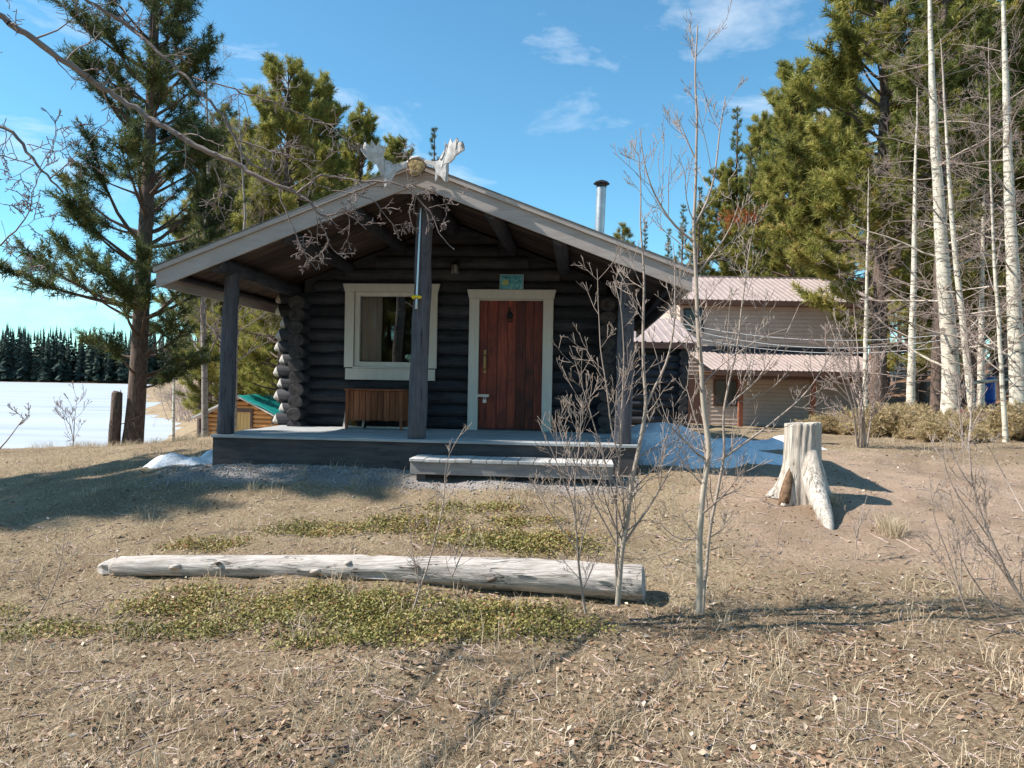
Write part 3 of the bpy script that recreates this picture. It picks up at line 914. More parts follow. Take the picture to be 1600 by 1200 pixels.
# hasp and padlock
qz = dz0 + 0.47
mb = MB().box(dx0 - 0.035, dx0 + 0.155, YW - 0.046 + 0.0, YW - 0.041, qz, qz + 0.038)
mb.box(dx0 + 0.055, dx0 + 0.155, YW - 0.041, YW + 0.014, qz + 0.004, qz + 0.034)
mb.build('hasp', M['steel'], door)
mb = MB().box(dx0 + 0.075, dx0 + 0.125, YW - 0.075, YW - 0.05, qz - 0.085, qz - 0.035)
mb.tube([(dx0 + 0.1 + 0.017 * math.cos(t), YW - 0.062, qz - 0.035 + 0.04 * math.sin(t)) for t in np.linspace(0, math.pi, 9)], 0.005, 6)
mb.build('padlock', M['steel'], door, bevel=0.004)

# ------------------------------------------------------------------ things about the porch
def cab_pt(x, y, z):
    return Vector(cabin.location) + Matrix.Rotation(YAW, 3, 'Z') @ Vector((x, y, z))


def cab_thing(name, x, y, z, label, cat, rz=0.0, group=None):
    return thing(name, cab_pt(x, y, z), YAW + rz, label, cat, group)


# curtain behind the glass: folded cloth on a rod
cur = cab_thing('curtain', -1.12, YW + 0.12, Z(1.74), 'faded rose curtain drawn to the left behind the window glass', 'curtain')
fold = [(-0.16 + 0.012 * i, 0.018 * math.sin(i * 1.15) + 0.006 * math.sin(i * 2.7)) for i in range(29)]
V = []; F = []
for j in range(8):
    for (fx, fy) in fold:
        s = 1.0 + 0.03 * math.sin(j * 0.9)
        V.append((fx * s, fy * (0.6 + 0.09 * j), 1.02 - 0.145 * j))
nf = len(fold)
for j in range(7):
    for i in range(nf - 1): F.append((j * nf + i, j * nf + i + 1, (j + 1) * nf + i + 1, (j + 1) * nf + i))
o = MB().add(V, F).build('cloth', M['curtain'], cur, smooth=True)
so = o.modifiers.new('thick', 'SOLIDIFY'); so.thickness = 0.003
MB().tube([(-0.22, 0, 1.03), (0.95, 0, 1.03)], 0.008, 8).build('rod', M['brass'], cur)

# porch step: a low platform of pale planks
st = cab_thing('porch_step', 1.22, -0.28, -0.03, 'low porch step of sunlit pale planks before the door', 'step')
hw, dp, th = 1.10, 0.225, Z(0.675) + 0.03
MB().box(-hw + 0.01, hw - 0.01, -dp + 0.002, -dp + 0.036, 0.085, th - 0.034).build('front_board', M['step_front'], st, bevel=0.004)
MB().box(-hw + 0.01, -hw + 0.045, -dp + 0.037, dp - 0.03, 0.085, th - 0.034).build('side_board', M['step_front'], st, bevel=0.004)
MB().box(hw - 0.045, hw - 0.01, -dp + 0.037, dp - 0.03, 0.085, th - 0.034).build('side_board', M['step_front'], st, bevel=0.004)
for sx in (-1, 0, 1): MB().box(sx * (hw - 0.12) - 0.05, sx * (hw - 0.12) + 0.05, -dp + 0.05, dp - 0.04, -0.03, 0.084).build('block', M['skirt'], st)
n = 13
pw = 2 * hw / n
for i in range(n):
    o = MB().box(-pw / 2 + 0.004, pw / 2 - 0.004, -dp - 0.02 + rl.uniform(-.008, .008), dp - 0.01, -0.033, 0).build('plank', M['step'], st, bevel=0.004, loc=(-hw + pw * (i + .5), 0, th + rl.uniform(-.002, .003)))

# slatted cedar bench under the window
be = cab_thing('bench', -0.86, 1.66, DECK, 'reddish cedar box bench with vertical planks under the window', 'bench')
bw_, bh = 0.80, 0.56
n = 9
pw = (bw_ - 0.04) / n
pm = None
for i in range(n):
    o = MB().box(-pw / 2 + 0.003, pw / 2 - 0.003, 0, 0.02, 0.125 + rl.uniform(-.008, .008), bh - 0.03).build('plank', M['bench'], be, bevel=0.003, loc=(-bw_ / 2 + 0.02 + pw * (i + .5), -0.16 + rl.uniform(-.003, .003), 0))
MB().box(-bw_ / 2 - 0.02, bw_ / 2 + 0.02, -0.20, 0.20, bh - 0.028, bh).build('seat', M['bench'], be, bevel=0.005)
for sx in (-1, 1):
    MB().prism([(sx * (bw_ / 2 - 0.05), -0.185, bh - 0.03), (sx * (bw_ / 2), -0.185, bh - 0.03), (sx * (bw_ / 2), -0.185, 0.0), (sx * (bw_ / 2 - 0.035), -0.185, 0.0)], (0, 0.023, 0)).build('leg', M['bench'], be, bevel=0.003)
    MB().box(min(sx * (bw_ / 2 - 0.055), sx * (bw_ / 2)), max(sx * (bw_ / 2 - 0.055), sx * (bw_ / 2)), 0.14, 0.165, 0, bh - 0.03).build('leg', M['bench'], be, bevel=0.003)
    MB().box(min(sx * (bw_ / 2 - 0.022), sx * (bw_ / 2)), max(sx * (bw_ / 2 - 0.022), sx * (bw_ / 2)), -0.16, 0.139, 0.13, bh - 0.03).build('side_panel', M['bench'], be, bevel=0.003)
# a pale plank lying behind it on the deck
o = MB().box(-0.42, 0.42, -0.05, 0.05, 0, 0.03).build('board', M['step'], None, bevel=0.004)
tag(o, 'short grey board lying on the deck under the bench', 'board'); o.location = cab_pt(-0.62, 1.78, DECK + 0.002); o.rotation_euler = (0, 0, YAW - 0.03)

# old window frame leaning on the wall behind the bench
fr = cab_thing('window_frame', -1.24, 1.78, DECK, 'old grey wooden window frame leaning behind the bench', 'window frame')
fh, fwid, t = 0.52, 0.30, 0.028
tilt = Matrix.Rotation(math.radians(-13), 4, 'X') @ Matrix.Rotation(math.radians(3.5), 4, 'Y')
for nm, (a, b, c, d) in (('stile', (-fwid / 2, -fwid / 2 + t, 0, fh)), ('stile', (fwid / 2 - t, fwid / 2, 0, fh)), ('rail', (-fwid / 2 + t, fwid / 2 - t, 0, t)), ('rail', (-fwid / 2 + t, fwid / 2 - t, fh - t, fh))):
    o = MB().box(a, b, -0.012, 0.012, c, d, tilt).build(nm, M['grey_wood'], fr)
MB().box(-fwid / 2 + t, fwid / 2 - t, -0.002, 0.002, t, fh - t, tilt).build('pane', M['glass'], fr)

# metal pipe clipped to the middle post
pz = Z(2.40)
pp = cab_thing('metal_pipe', 0.045, 0.15 - 0.128, pz, 'thin bright metal pipe strapped upright to the middle porch post', 'pipe')
mb = MB().tube([(0.0, 0, 0.0), (0.030, 0.012, 1.10)], 0.013, 10)
smooth_by_angle(mb.build('tube', M['steel'], pp))
MB().lathe([(0.017, 1.09), (0.017, 1.12), (0.010, 1.125)], 10, (0.030, 0.012, 0)).build('end_cap', M['steel'], pp)
MB().lathe([(0.016, -0.05), (0.016, 0.0)], 10).build('end_cap', M['pale_board'], pp)
mb = MB().tube([(-0.055, -0.012, 0.085), (-0.02, -0.022, 0.09), (0.03, -0.020, 0.09), (0.062, -0.004, 0.085)], [0.012, 0.017, 0.017, 0.012], 8)
mb.box(-0.045, -0.015, -0.03, 0.01, 0.062, 0.105); mb.box(0.02, 0.05, -0.03, 0.01, 0.066, 0.10)
mb.build('clamp', M['yellow'], pp, bevel=0.004)

# wall lantern
la = cab_thing('wall_lantern', 0.155, YW - 0.01, Z(3.03), 'small dark wall lantern with glass shade between window and door', 'lantern')
mb = MB().box(-0.03, 0.03, -0.012, 0.008, 0.10, 0.22)
mb.tube([(0, 0, 0.17), (0, -0.05, 0.205), (0, -0.085, 0.19), (0, -0.085, 0.15)], 0.008, 6)
mb.build('bracket', M['black_iron'], la)
MB().lathe([(0.012, 0.185), (0.03, 0.17), (0.058, 0.145), (0.060, 0.138)], 12, (0, -0.085, 0)).build('cap', M['black_iron'], la)
mb = MB().lathe([(0.040, 0.137), (0.050, 0.08), (0.062, 0.02), (0.060, 0.015)], 12, (0, -0.085, 0))
o = mb.build('glass_shade', plain('smoky_lantern_glass', (0.16, 0.155, 0.15), (0.30, 0.29, 0.27), 12, 0.25, 0.1), la); smooth_by_angle(o)
mb = MB()
for kk in range(6):
    a = kk * math.pi / 3 + 0.3
    mb.tube([(0.044 * math.cos(a), -0.085 + 0.044 * math.sin(a), 0.137), (0.066 * math.cos(a), -0.085 + 0.066 * math.sin(a), 0.015)], 0.004, 5)
mb.build('cage', M['black_iron'], la)


# painted sign above the door
def sign_mat():
    m, nt, bs = nodes_of('painted_sign_face')
    v = coords(nt, (1, 1, 1), False)
    a = noise(nt, v, 9, 4, 0.55, 1.6)
    col = ramp(nt, a, [(0.30, (0.01, 0.11, 0.13)), (0.45, (0.05, 0.30, 0.38)), (0.58, (0.16, 0.45, 0.48)), (0.72, (0.35, 0.60, 0.60))])
    tc = nt.nodes.new('ShaderNodeTexCoord')

    def blob(cx, cz, rx, rz):
        mp = nt.nodes.new('ShaderNodeMapping')
        mp.inputs['Location'].default_value = (-cx / rx, 0, -cz / rz); mp.inputs['Scale'].default_value = (1 / rx, 0, 1 / rz)
        nt.links.new(tc.outputs['Object'], mp.inputs['Vector'])
        ln = nt.nodes.new('ShaderNodeVectorMath'); ln.operation = 'LENGTH'
        nt.links.new(mp.outputs[0], ln.inputs[0])
        return ramp(nt, ln.outputs['Value'], [(0.7, (1, 1, 1)), (1.0, (0, 0, 0))])
    col = mixc(nt, blob(-0.085, -0.005, 0.055, 0.045), col, (0.42, 0.46, 0.14))
    col = mixc(nt, blob(-0.075, 0.062, 0.05, 0.008), col, (0.02, 0.06, 0.07))
    nt.links.new(col, bs.inputs['Base Color'])
    bs.inputs['Roughness'].default_value = 0.45
    return m


sg = cab_thing('painted_sign', 0.955, YW - 0.035, DOOR[3] + 0.13 + 0.105, 'small teal and yellow painted sign above the door', 'sign')
MB().box(-0.158, 0.158, 0.0, 0.014, -0.10, 0.10).build('panel', sign_mat(), sg, bevel=0.002)
for nm, bx in (('frame_strip', (-0.162, 0.162, -0.006, 0.016, 0.101, 0.109)), ('frame_strip', (-0.168, -0.160, -0.006, 0.016, -0.10, 0.109)), ('frame_strip', (0.160, 0.168, -0.006, 0.016, -0.10, 0.109))):
    MB().box(*bx).build(nm, plain('pale_blue_frame', (0.35, 0.45, 0.52), (0.45, 0.55, 0.62), 8, 0.5, 0.05) if 'pf' not in M else M['pf'], sg)

# moose antlers on the gable tip
ANT_Y = 8.07
an = thing('moose_antlers', at(651, 263, ANT_Y), YAW, 'bleached moose antlers with a round tan skull plaque on the gable tip', 'antlers')
ab = at(651, 263, ANT_Y)


def antler(pix, name, curl):
    """Palmate antler: an outline given depth, hollowed and curling forward toward its tips."""
    import bmesh
    bm = bmesh.new()
    pts = []
    for (u, v) in pix:
        p = at(u, v, ANT_Y) - ab
        pts.append(p)
    vs = [bm.verts.new(p) for p in pts]
    f = bm.faces.new(vs)
    bmesh.ops.triangulate(bm, faces=[f])
    bmesh.ops.subdivide_edges(bm, edges=bm.edges[:], cuts=2, use_grid_fill=False)
    for vtx in bm.verts:
        d = abs(vtx.co.x)
        vtx.co.y -= curl * max(0, d - 0.08) ** 1.6 * 1.6 + 0.02
    me = bpy.data.meshes.new(name); bm.to_mesh(me); bm.free()
    me.materials.append(M['antler'])
    for p in me.polygons: p.use_smooth = True
    o = link(name, me, an)
    sm2 = o.modifiers.new('soft', 'SMOOTH'); sm2.iterations = 2; sm2.factor = 0.5; sm2.use_z = False; sm2.use_x = False
    s = o.modifiers.new('thick', 'SOLIDIFY'); s.thickness = 0.026; s.offset = 0
    b = o.modifiers.new('round', 'BEVEL'); b.width = 0.010; b.segments = 3; b.limit_method = 'ANGLE'; b.angle_limit = math.radians(50)
    return o


LA = [(640, 255), (634, 253), (625, 256), (616, 258), (608, 256), (603, 251), (600, 244), (601, 236), (603, 228), (598, 233), (594, 223), (590, 231), (583, 221), (581, 231), (573, 226), (575, 236), (567, 236), (572, 245), (577, 251), (584, 256), (590, 258), (594, 268), (599, 271), (607, 267), (611, 270), (611, 276), (606, 285), (602, 295), (605, 295), (611, 287), (616, 277), (620, 270), (628, 265), (637, 263)]
RA = [(663, 254), (668, 251), (674, 253), (681, 255), (688, 254), (693, 250), (697, 243), (698, 234), (697, 226), (702, 232), (707, 222), (711, 230), (718, 222), (718, 231), (726, 229), (723, 238), (729, 242), (721, 246), (714, 250), (713, 253), (706, 259), (697, 260), (692, 263), (691, 270), (694, 276), (699, 281), (702, 288), (698, 288), (691, 279), (686, 276), (685, 283), (682, 286), (682, 278), (683, 270), (680, 263), (673, 260), (666, 259)]
antler(LA, 'antler', 0.22)
antler(RA, 'antler', 0.22)
rp = random.Random(5)
mb = MB()
ring = [(0.093 * (1 + 0.10 * math.sin(3 * a + 1) + rp.uniform(-.04, .04)), a) for a in np.linspace(0, 2 * math.pi, 22, endpoint=False)]
mb.v = [(0, -0.050, 0.0)] + [(r * 0.6 * math.cos(a), -0.050, r * 0.6 * math.sin(a)) for r, a in ring] + [(r * math.cos(a), -0.042, r * math.sin(a)) for r, a in ring] + [(r * 0.95 * math.cos(a), 0.012, r * 0.95 * math.sin(a)) for r, a in ring]
nn = 22
for i in range(nn):
    j = (i + 1) % nn
    mb.f += [(0, 1 + i, 1 + j)[::-1], (1 + i, 1 + j, 1 + nn + j, 1 + nn + i)[::-1], (1 + nn + i, 1 + nn + j, 1 + 2 * nn + j, 1 + 2 * nn + i)[::-1]]
mb.build('skull_plaque', M['fungus'], an)
mb = MB()
prev = [(r * 1.02 * math.cos(a), -0.036, r * 1.02 * math.sin(a)) for r, a in ring]
mb.tube(prev + [prev[0]], 0.010, 6, False)
mb.build('plaque_rim', M['rot'], an, smooth=True)
mb = MB().tube([at(636, 254, ANT_Y) - ab, at(645, 248, ANT_Y) - ab + Vector((0, -.03, 0)), at(655, 247, ANT_Y) - ab + Vector((0, -.03, 0)), at(667, 253, ANT_Y) - ab], [0.016, 0.018, 0.018, 0.016], 10)
mb.build('skull_bridge', M['antler'], an, smooth=True)

# ------------------------------------------------------------------ fallen log in the foreground
M['knot'] = plain('grey_knot_wood', (0.07, 0.055, 0.045), (0.26, 0.22, 0.19), 25, 0.95, 0.8)


def fallen_log():
    keys = [(176, 886, 5.76, 0.062), (186, 886, 5.75, 0.078), (260, 884, 5.72, 0.080), (400, 885, 5.66, 0.085), (545, 888, 5.58, 0.096), (560, 888, 5.575, 0.104), (580, 889, 5.56, 0.098), (700, 893, 5.50, 0.108), (800, 897, 5.44, 0.116), (900, 904, 5.38, 0.124), (1002, 912, 5.32, 0.128), (1006, 912, 5.315, 0.122)]
    P = [at(u, v, y) for u, v, y, r in keys]; R = [k[3] for k in keys]
    # finer sampling
    path, rad = [], []
    for i in range(len(P) - 1):
        m = max(1, int((P[i + 1] - P[i]).length / 0.06))
        for j in range(m):
            t = j / m
            path.append(P[i].lerp(P[i + 1], t)); rad.append(R[i] * (1 - t) + R[i + 1] * t)
    path.append(P[-1]); rad.append(R[-1])
    base = P[0].lerp(P[-1], 0.5); base.z = g1(base.x, base.y)
    n = 26
    V = []
    r_ = np.random.default_rng(21)
    for i, p in enumerate(path):
        t = (path[min(i + 1, len(path) - 1)] - path[max(i - 1, 0)]).normalized()
        a = t.cross(Vector((0, 0, 1))).normalized(); b = t.cross(a)
        for k in range(n):
            an_ = 2 * math.pi * k / n
            nz = float(vnoise(i * 0.06 + 5, k * 0.5, 0.22)) - .5
            crack = -0.008 if (math.sin(3 * an_ + 0.15 * i + 2) > 0.93) else 0
            r = rad[i] * (1 + 0.16 * nz) + crack * min(1, i / 6)
            V.append(p + a * (r * math.cos(an_)) + b * (r * math.sin(an_)) - base)
    m = len(path)
    F = [(i * n + k, i * n + (k + 1) % n, (i + 1) * n + (k + 1) % n, (i + 1) * n + k) for i in range(m - 1) for k in range(n)]
    root = thing('fallen_log', base, 0, 'long weathered grey log lying on the ground across the foreground', 'log')
    o = MB().add(V, F + [tuple(range(n - 1, -1, -1)), tuple((m - 1) * n + k for k in range(n))]).build('trunk', M['grey_wood'], root)
    smooth_by_angle(o, 50)
    # knots and branch stubs
    for (u, v, y, s) in ((275, 886, 5.62, .03), (545, 880, 5.50, .026), (495, 893, 5.5, .03), (770, 905, 5.33, .022), (650, 886, 5.42, .02), (340, 880, 5.6, .018)):
        p = at(u, v, y) - base
        mb = MB()
        mb.tube([p + Vector((-0.01, 0.03, -0.01)), p + Vector((0.004, -0.004, 0.004)), p + Vector((0.016, -0.012, 0.012))], [s * 1.1, s * 0.8, s * 0.3], 9, True, (1.5, 0.8), 0.25, random.Random(int(u)))
        mb.build('knot', M['knot'] if s < 0.024 else M['grey_wood'], root, smooth=True)
    # rotten broken end
    p0 = P[0] - base
    mb = MB().tube([p0 + Vector((-0.10, 0.0, -0.012)), p0 + Vector((-0.05, 0, -0.004)), p0 + Vector((0.03, 0, 0))], [0.035, 0.064, 0.074], 12, True, None, 0.22, random.Random(8))
    mb.build('broken_end', M['grey_wood'], root)


fallen_log()


# ------------------------------------------------------------------ stump with a long root
def stump():
    bx, by = at(1253, 760, 7.4).x, 7.4
    bz = g1(bx, by)
    root = thing('tree_stump', (bx, by, bz - 0.02), 0, 'pale weathered tree stump with a long root reaching forward', 'stump')
    n, m = 72, 34
    H = at(1253, 662, 7.4).z - bz + 0.02
    ang_roots = [(-1.26, 0.12, 0.40), (2.8, 0.14, 0.42), (-2.5, 0.12, 0.4), (0.35, 0.14, 0.35), (1.5, 0.2, 0.5), (-0.35, 0.10, 0.3)]
    V = []
    for j in range(m):
        h = (j / (m - 1)) ** 1.25
        z = H * h
        for k in range(n):
            a = 2 * math.pi * k / n
            r = 0.166 + 0.010 * math.sin(2 * a + 1) + 0.012 * float(vnoise(np.array(10 + 4 * math.cos(a)), np.array(10 + 4 * math.sin(a) + h * 0.4), 0.5))
            r += 0.009 * math.sin(17 * a + 2.0 * math.sin(3 * h)) * (1 - 0.3 * h) + 0.05 * (1 - h) ** 3
            for (ra, ext, wid) in ang_roots:
                d = (a - ra + math.pi) % (2 * math.pi) - math.pi
                hh = max(0.0, 1 - h / 0.62)
                r += ext * math.exp(-(d / wid) ** 2 * (1 + 2.2 * hh)) * (hh ** 2.6)
            zz = z
            if j == m - 1 or j == m - 2:
                zz = z + 0.012 * math.sin(a + 2) + 0.006 * math.sin(5 * a)
            x, y = r * math.cos(a), r * math.sin(a)
            V.append((x, y, zz + (g1(bx + x, by + y) - bz) * (1 - h) ** 2 if h < 0.4 else zz))
    F = [(j * n + k, j * n + (k + 1) % n, (j + 1) * n + (k + 1) % n, (j + 1) * n + k) for j in range(m - 1) for k in range(n)]
    mb = MB().add(V, F + [tuple(range(n - 1, -1, -1)), tuple((m - 1) * n + k for k in range(n))])
    # the long root sweeps down from the trunk's flank and runs on over the ground toward the front
    def rootlet(pts, rad, sq, seed):
        pts = [Vector(p) + Vector((0, 0, g1(bx + p[0], by + p[1]) - bz)) * (1 if i > 2 else 0.4 * i) for i, p in enumerate(pts)]
        mb.tube(pts, rad, 16, True, sq, 0.05, random.Random(seed))
    rootlet([(0.03, -0.06, 0.62), (0.035, -0.11, 0.44), (0.035, -0.20, 0.28), (0.025, -0.31, 0.165), (0.012, -0.45, 0.10), (-0.01, -0.58, 0.055), (-0.03, -0.70, 0.015), (-0.05, -0.79, -0.05)], [0.05, 0.095, 0.112, 0.10, 0.088, 0.075, 0.055, 0.03], (0.95, 1.05), 4)
    rootlet([(-0.10, -0.03, 0.50), (-0.14, -0.07, 0.30), (-0.17, -0.10, 0.12), (-0.21, -0.13, -0.02)], [0.05, 0.06, 0.055, 0.03], (1, 1), 5)
    rootlet([(0.10, 0.0, 0.50), (0.16, 0.0, 0.30), (0.21, -0.02, 0.12), (0.30, -0.05, -0.03)], [0.05, 0.065, 0.06, 0.04], (1, 1), 6)
    o = mb.build('trunk', M['stump'], root)
    rm = o.modifiers.new('weld', 'REMESH'); rm.mode = 'VOXEL'; rm.voxel_size = 0.009; rm.use_smooth_shade = True
    sm_ = o.modifiers.new('soften', 'SMOOTH'); sm_.iterations = 1; sm_.factor = 0.5
    top = [V[(m - 1) * n + k] for k in range(n)]
    mb = MB(); mb.v = [(0, 0, H + 0.012)] + [(p[0] * .55, p[1] * .55, p[2] * 0.5 + (H + 0.006) * 0.5 + 0.006 + 0.004 * math.sin(k * 1.3)) for k, p in enumerate(top)] + [(p[0] * 0.97, p[1] * 0.97, p[2] + 0.004) for p in top] + [(p[0] * 0.97, p[1] * 0.97, p[2] - 0.02) for p in top]
    for k in range(n):
        q = (k + 1) % n
        mb.f += [(0, 1 + k, 1 + q), (1 + k, 1 + n + k, 1 + n + q, 1 + q), (1 + n + k, 1 + 2 * n + k, 1 + 2 * n + q, 1 + n + q)]
    mb.build('cut_face', M['stump_top'], root)
    # brown rotten flank
    mb = MB().tube([Vector((-0.165, -0.10, 0.33)), Vector((-0.19, -0.125, 0.20)), Vector((-0.215, -0.15, 0.08)), Vector((-0.24, -0.17, -0.05))], [0.012, 0.045, 0.055, 0.05], 10, True, None, 0.25, random.Random(9))
    mb.build('rotten_flank', M['rot'], root, smooth=True)


stump()


# ------------------------------------------------------------------ snow
def snow(name, x0, x1, y0, y1, hfun, label, n=70, m=50):
    xs, ys = np.linspace(x0, x1, n), np.linspace(y0, y1, m)
    X, Y = np.meshgrid(xs, ys, indexing='ij')
    Hh = hfun(X, Y) + 0.16 * (vnoise(X + 2, Y + 9, 0.6) - .5) + 0.08 * (vnoise(X + 7, Y + 1, 0.19) - .5) + 0.03 * (vnoise(X + 1, Y + 4, 0.08) - .5)
    Zz = gz(X, Y) + np.maximum(Hh, -0.12)
    id_ = np.arange(n * m).reshape(n, m)
    Fq = np.stack([id_[:-1, :-1], id_[1:, :-1], id_[1:, 1:], id_[:-1, 1:]], -1).reshape(-1, 4)
    keep = (Hh.ravel()[Fq] > -0.10).any(axis=1)
    bx, by = (x0 + x1) / 2, (y0 + y1) / 2
    bz = g1(bx, by)
    me = np_mesh(name, np.stack([X - bx, Y - by, Zz - bz], -1).reshape(-1, 3), Fq[keep], M['snow'], True)
    o = link(name, me, None, (bx, by, bz))
    return tag(o, label, 'snow')


def hump(X, Y, cx, cy, rx, ry, h, p=1.0):
    return h * (1 - np.minimum(((X - cx) / rx) ** 2 + ((Y - cy) / ry) ** 2, 3) ** p)


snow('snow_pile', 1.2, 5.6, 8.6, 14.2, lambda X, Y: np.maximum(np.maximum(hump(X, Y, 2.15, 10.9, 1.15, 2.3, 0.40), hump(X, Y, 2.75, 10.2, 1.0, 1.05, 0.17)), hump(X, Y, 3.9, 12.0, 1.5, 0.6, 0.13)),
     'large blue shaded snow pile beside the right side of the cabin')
snow('snow_patch', -4.75, -3.45, 8.35, 9.7, lambda X, Y: np.maximum(hump(X, Y, -4.05, 8.95, 0.42, 0.26, 0.15), hump(X, Y, -3.72, 9.15, 0.3, 0.3, 0.14)),
     'small melting snow patch at the left end of the porch')


# ------------------------------------------------------------------ boathouse by the lake
def boathouse():
    cx, cy = -10.35, 28.0
    gzb = g1(cx, cy) - 0.1
    ry = math.radians(-16)
    root = thing('lake_shed', (cx, cy, gzb), ry, 'honey coloured log shed with a green tarp roof by the lake', 'shed')
    w, d = 1.55, 2.4           # half width, depth
    eave = at(330, 646, 28).z - gzb
    ridge = at(372, 627, 28).z - gzb + 0.12
    wall = MB().box(-w + .05, w - .05, 0.06, d, -0.5, eave)
    wall.prism([(-w + .05, 0.06, eave), (w - .05, 0.06, eave), (0.15, 0.06, ridge - 0.05)], (0, 0.1, 0))
    wl_ = wall.build('wall', M['orange_log'], root)
    rr = random.Random(6)
    dx0_, dx1_ = -0.40, 0.48
    dtop = at(370, 643, 28).z - gzb
    z = -0.2; i = 0
    while z < ridge - 0.12:
        half = w + 0.12 if z < eave else (ridge - 0.05 - z) / (ridge - eave) * w
        spans = [(-half, half)]
        if z < dtop + 0.05: spans = [(-half, dx0_ - 0.06), (dx1_ + 0.06, half)]
        for a, b in spans:
            if b - a < 0.1: continue
            c = ((a + b) / 2, 0, z)
            link('log', log_mesh('log', (a - c[0], 0, 0), (b - c[0], 0, 0), 0.085, M['orange_log'], M['orange_log'], 9, 0.005, 2000 + i), wl_, c); i += 1
        if z < eave - 0.02:
            for sx in (-1, 1):
                link('log', log_mesh('log', (0, -0.22, 0), (0, d + 0.1, 0), 0.085, M['orange_log_y'], M['rot'], 9, 0.005, 2100 + i), wl_, (sx * (w - 0.02), 0, z + 0.08)); i += 1
        z += 0.165
    dr = MB().box(dx0_, dx1_, -0.06, -0.02, -0.2, dtop).build('door', M['orange_plank'], root)
    npl = 6
    for k in range(npl):
        ww = (dx1_ - dx0_) / npl
        MB().box(-ww / 2 + .006, ww / 2 - .006, 0, 0.025, -0.2, dtop - 0.02).build('plank', M['orange_plank'], dr, loc=(dx0_ + ww * (k + .5), -0.087, 0))
    MB().box(dx0_ - 0.12, dx1_ + 0.12, -0.12, -0.04, dtop, dtop + 0.13).build('lintel', M['brown_trim'], root)
    for xx in (dx0_ - 0.11, dx1_ + 0.01): MB().box(xx, xx + 0.10, -0.11, -0.04, -0.2, dtop).build('door_post', M['brown_trim'], root)
    th = 0.07
    ov = 0.35
    sl = (ridge - eave) / (w - .15)
    zl = lambda x: ridge - sl * abs(x - 0.15) + 0.05
    mb = MB()
    for xa, xb in ((-w - ov, 0.15), (0.15, w + ov)):
        mb.prism([(xa, -0.45, zl(xa)), (xb, -0.45, zl(xb)), (xb, -0.45, zl(xb) + th), (xa, -0.45, zl(xa) + th)], (0, d + 0.9, 0))
    rf = mb.build('roof', M['grey_wood'], root)
    # tarp with sagging folds over the right slope
    nx, ny = 14, 14
    V = []
    for i in range(nx):
        for j in range(ny):
            x = 0.05 + (w + ov + 0.1) * i / (nx - 1); y = -0.48 + (d + 0.95) * j / (ny - 1)
            V.append((x, y, zl(x) + th + 0.03 + 0.03 * math.sin(x * 4 + y * 2) * math.sin(y * 3)))
    Fq = [(i * ny + j, (i + 1) * ny + j, (i + 1) * ny + j + 1, i * ny + j + 1) for i in range(nx - 1) for j in range(ny - 1)]
    o = MB().add(V, Fq).build('tarp', M['tarp'], root, smooth=True)
    s = o.modifiers.new('t', 'SOLIDIFY'); s.thickness = 0.012


boathouse()


# ------------------------------------------------------------------ two storey garage on the right
def ribbed(p00, p10, p11, p01, nrib, h=0.028):
    """Ribbed metal sheet: p00-p10 the lower edge, p01-p11 the upper edge."""
    p00, p10, p11, p01 = map(Vector, (p00, p10, p11, p01))
    nrm = (p10 - p00).cross(p01 - p00).normalized()
    mb = MB()
    row0, row1 = [], []
    prof = [(0, 0), (0.30, 0), (0.38, 1), (0.52, 1), (0.60, 0)]
    for i in range(nrib):
        for f, e in prof:
            t = (i + f) / nrib
            row0.append(p00.lerp(p10, t) + nrm * (h * e)); row1.append(p01.lerp(p11, t) + nrm * (h * e))
    row0.append(p10); row1.append(p11)
    n = len(row0)
    mb.v = [tuple(p) for p in row0 + row1]
    mb.f = [(i, i + 1, n + i + 1, n + i) for i in range(n - 1)]
    return mb


def lap(x0, x1, y, z0, z1, pitch, face=-1):
    """Lap siding facing -Y: each course slants out at its foot."""
    mb = MB(); z = z0
    while z < z1 - 0.01:
        zt = min(z + pitch, z1)
        zb, zc_ = z + 0.005, zt - 0.005  # narrow gap bares the dark backing, drawn as a shadow line
        mb.add([(x0, y - 0.034, zb), (x1, y - 0.034, zb), (x1, y - 0.008, zc_), (x0, y - 0.008, zc_), (x0, y + 0.01, zb), (x1, y + 0.01, zb), (x1, y + 0.01, zc_), (x0, y + 0.01, zc_)], [(0, 1, 2, 3), (4, 5, 1, 0), (3, 2, 6, 7)])
        z = zt
    return mb


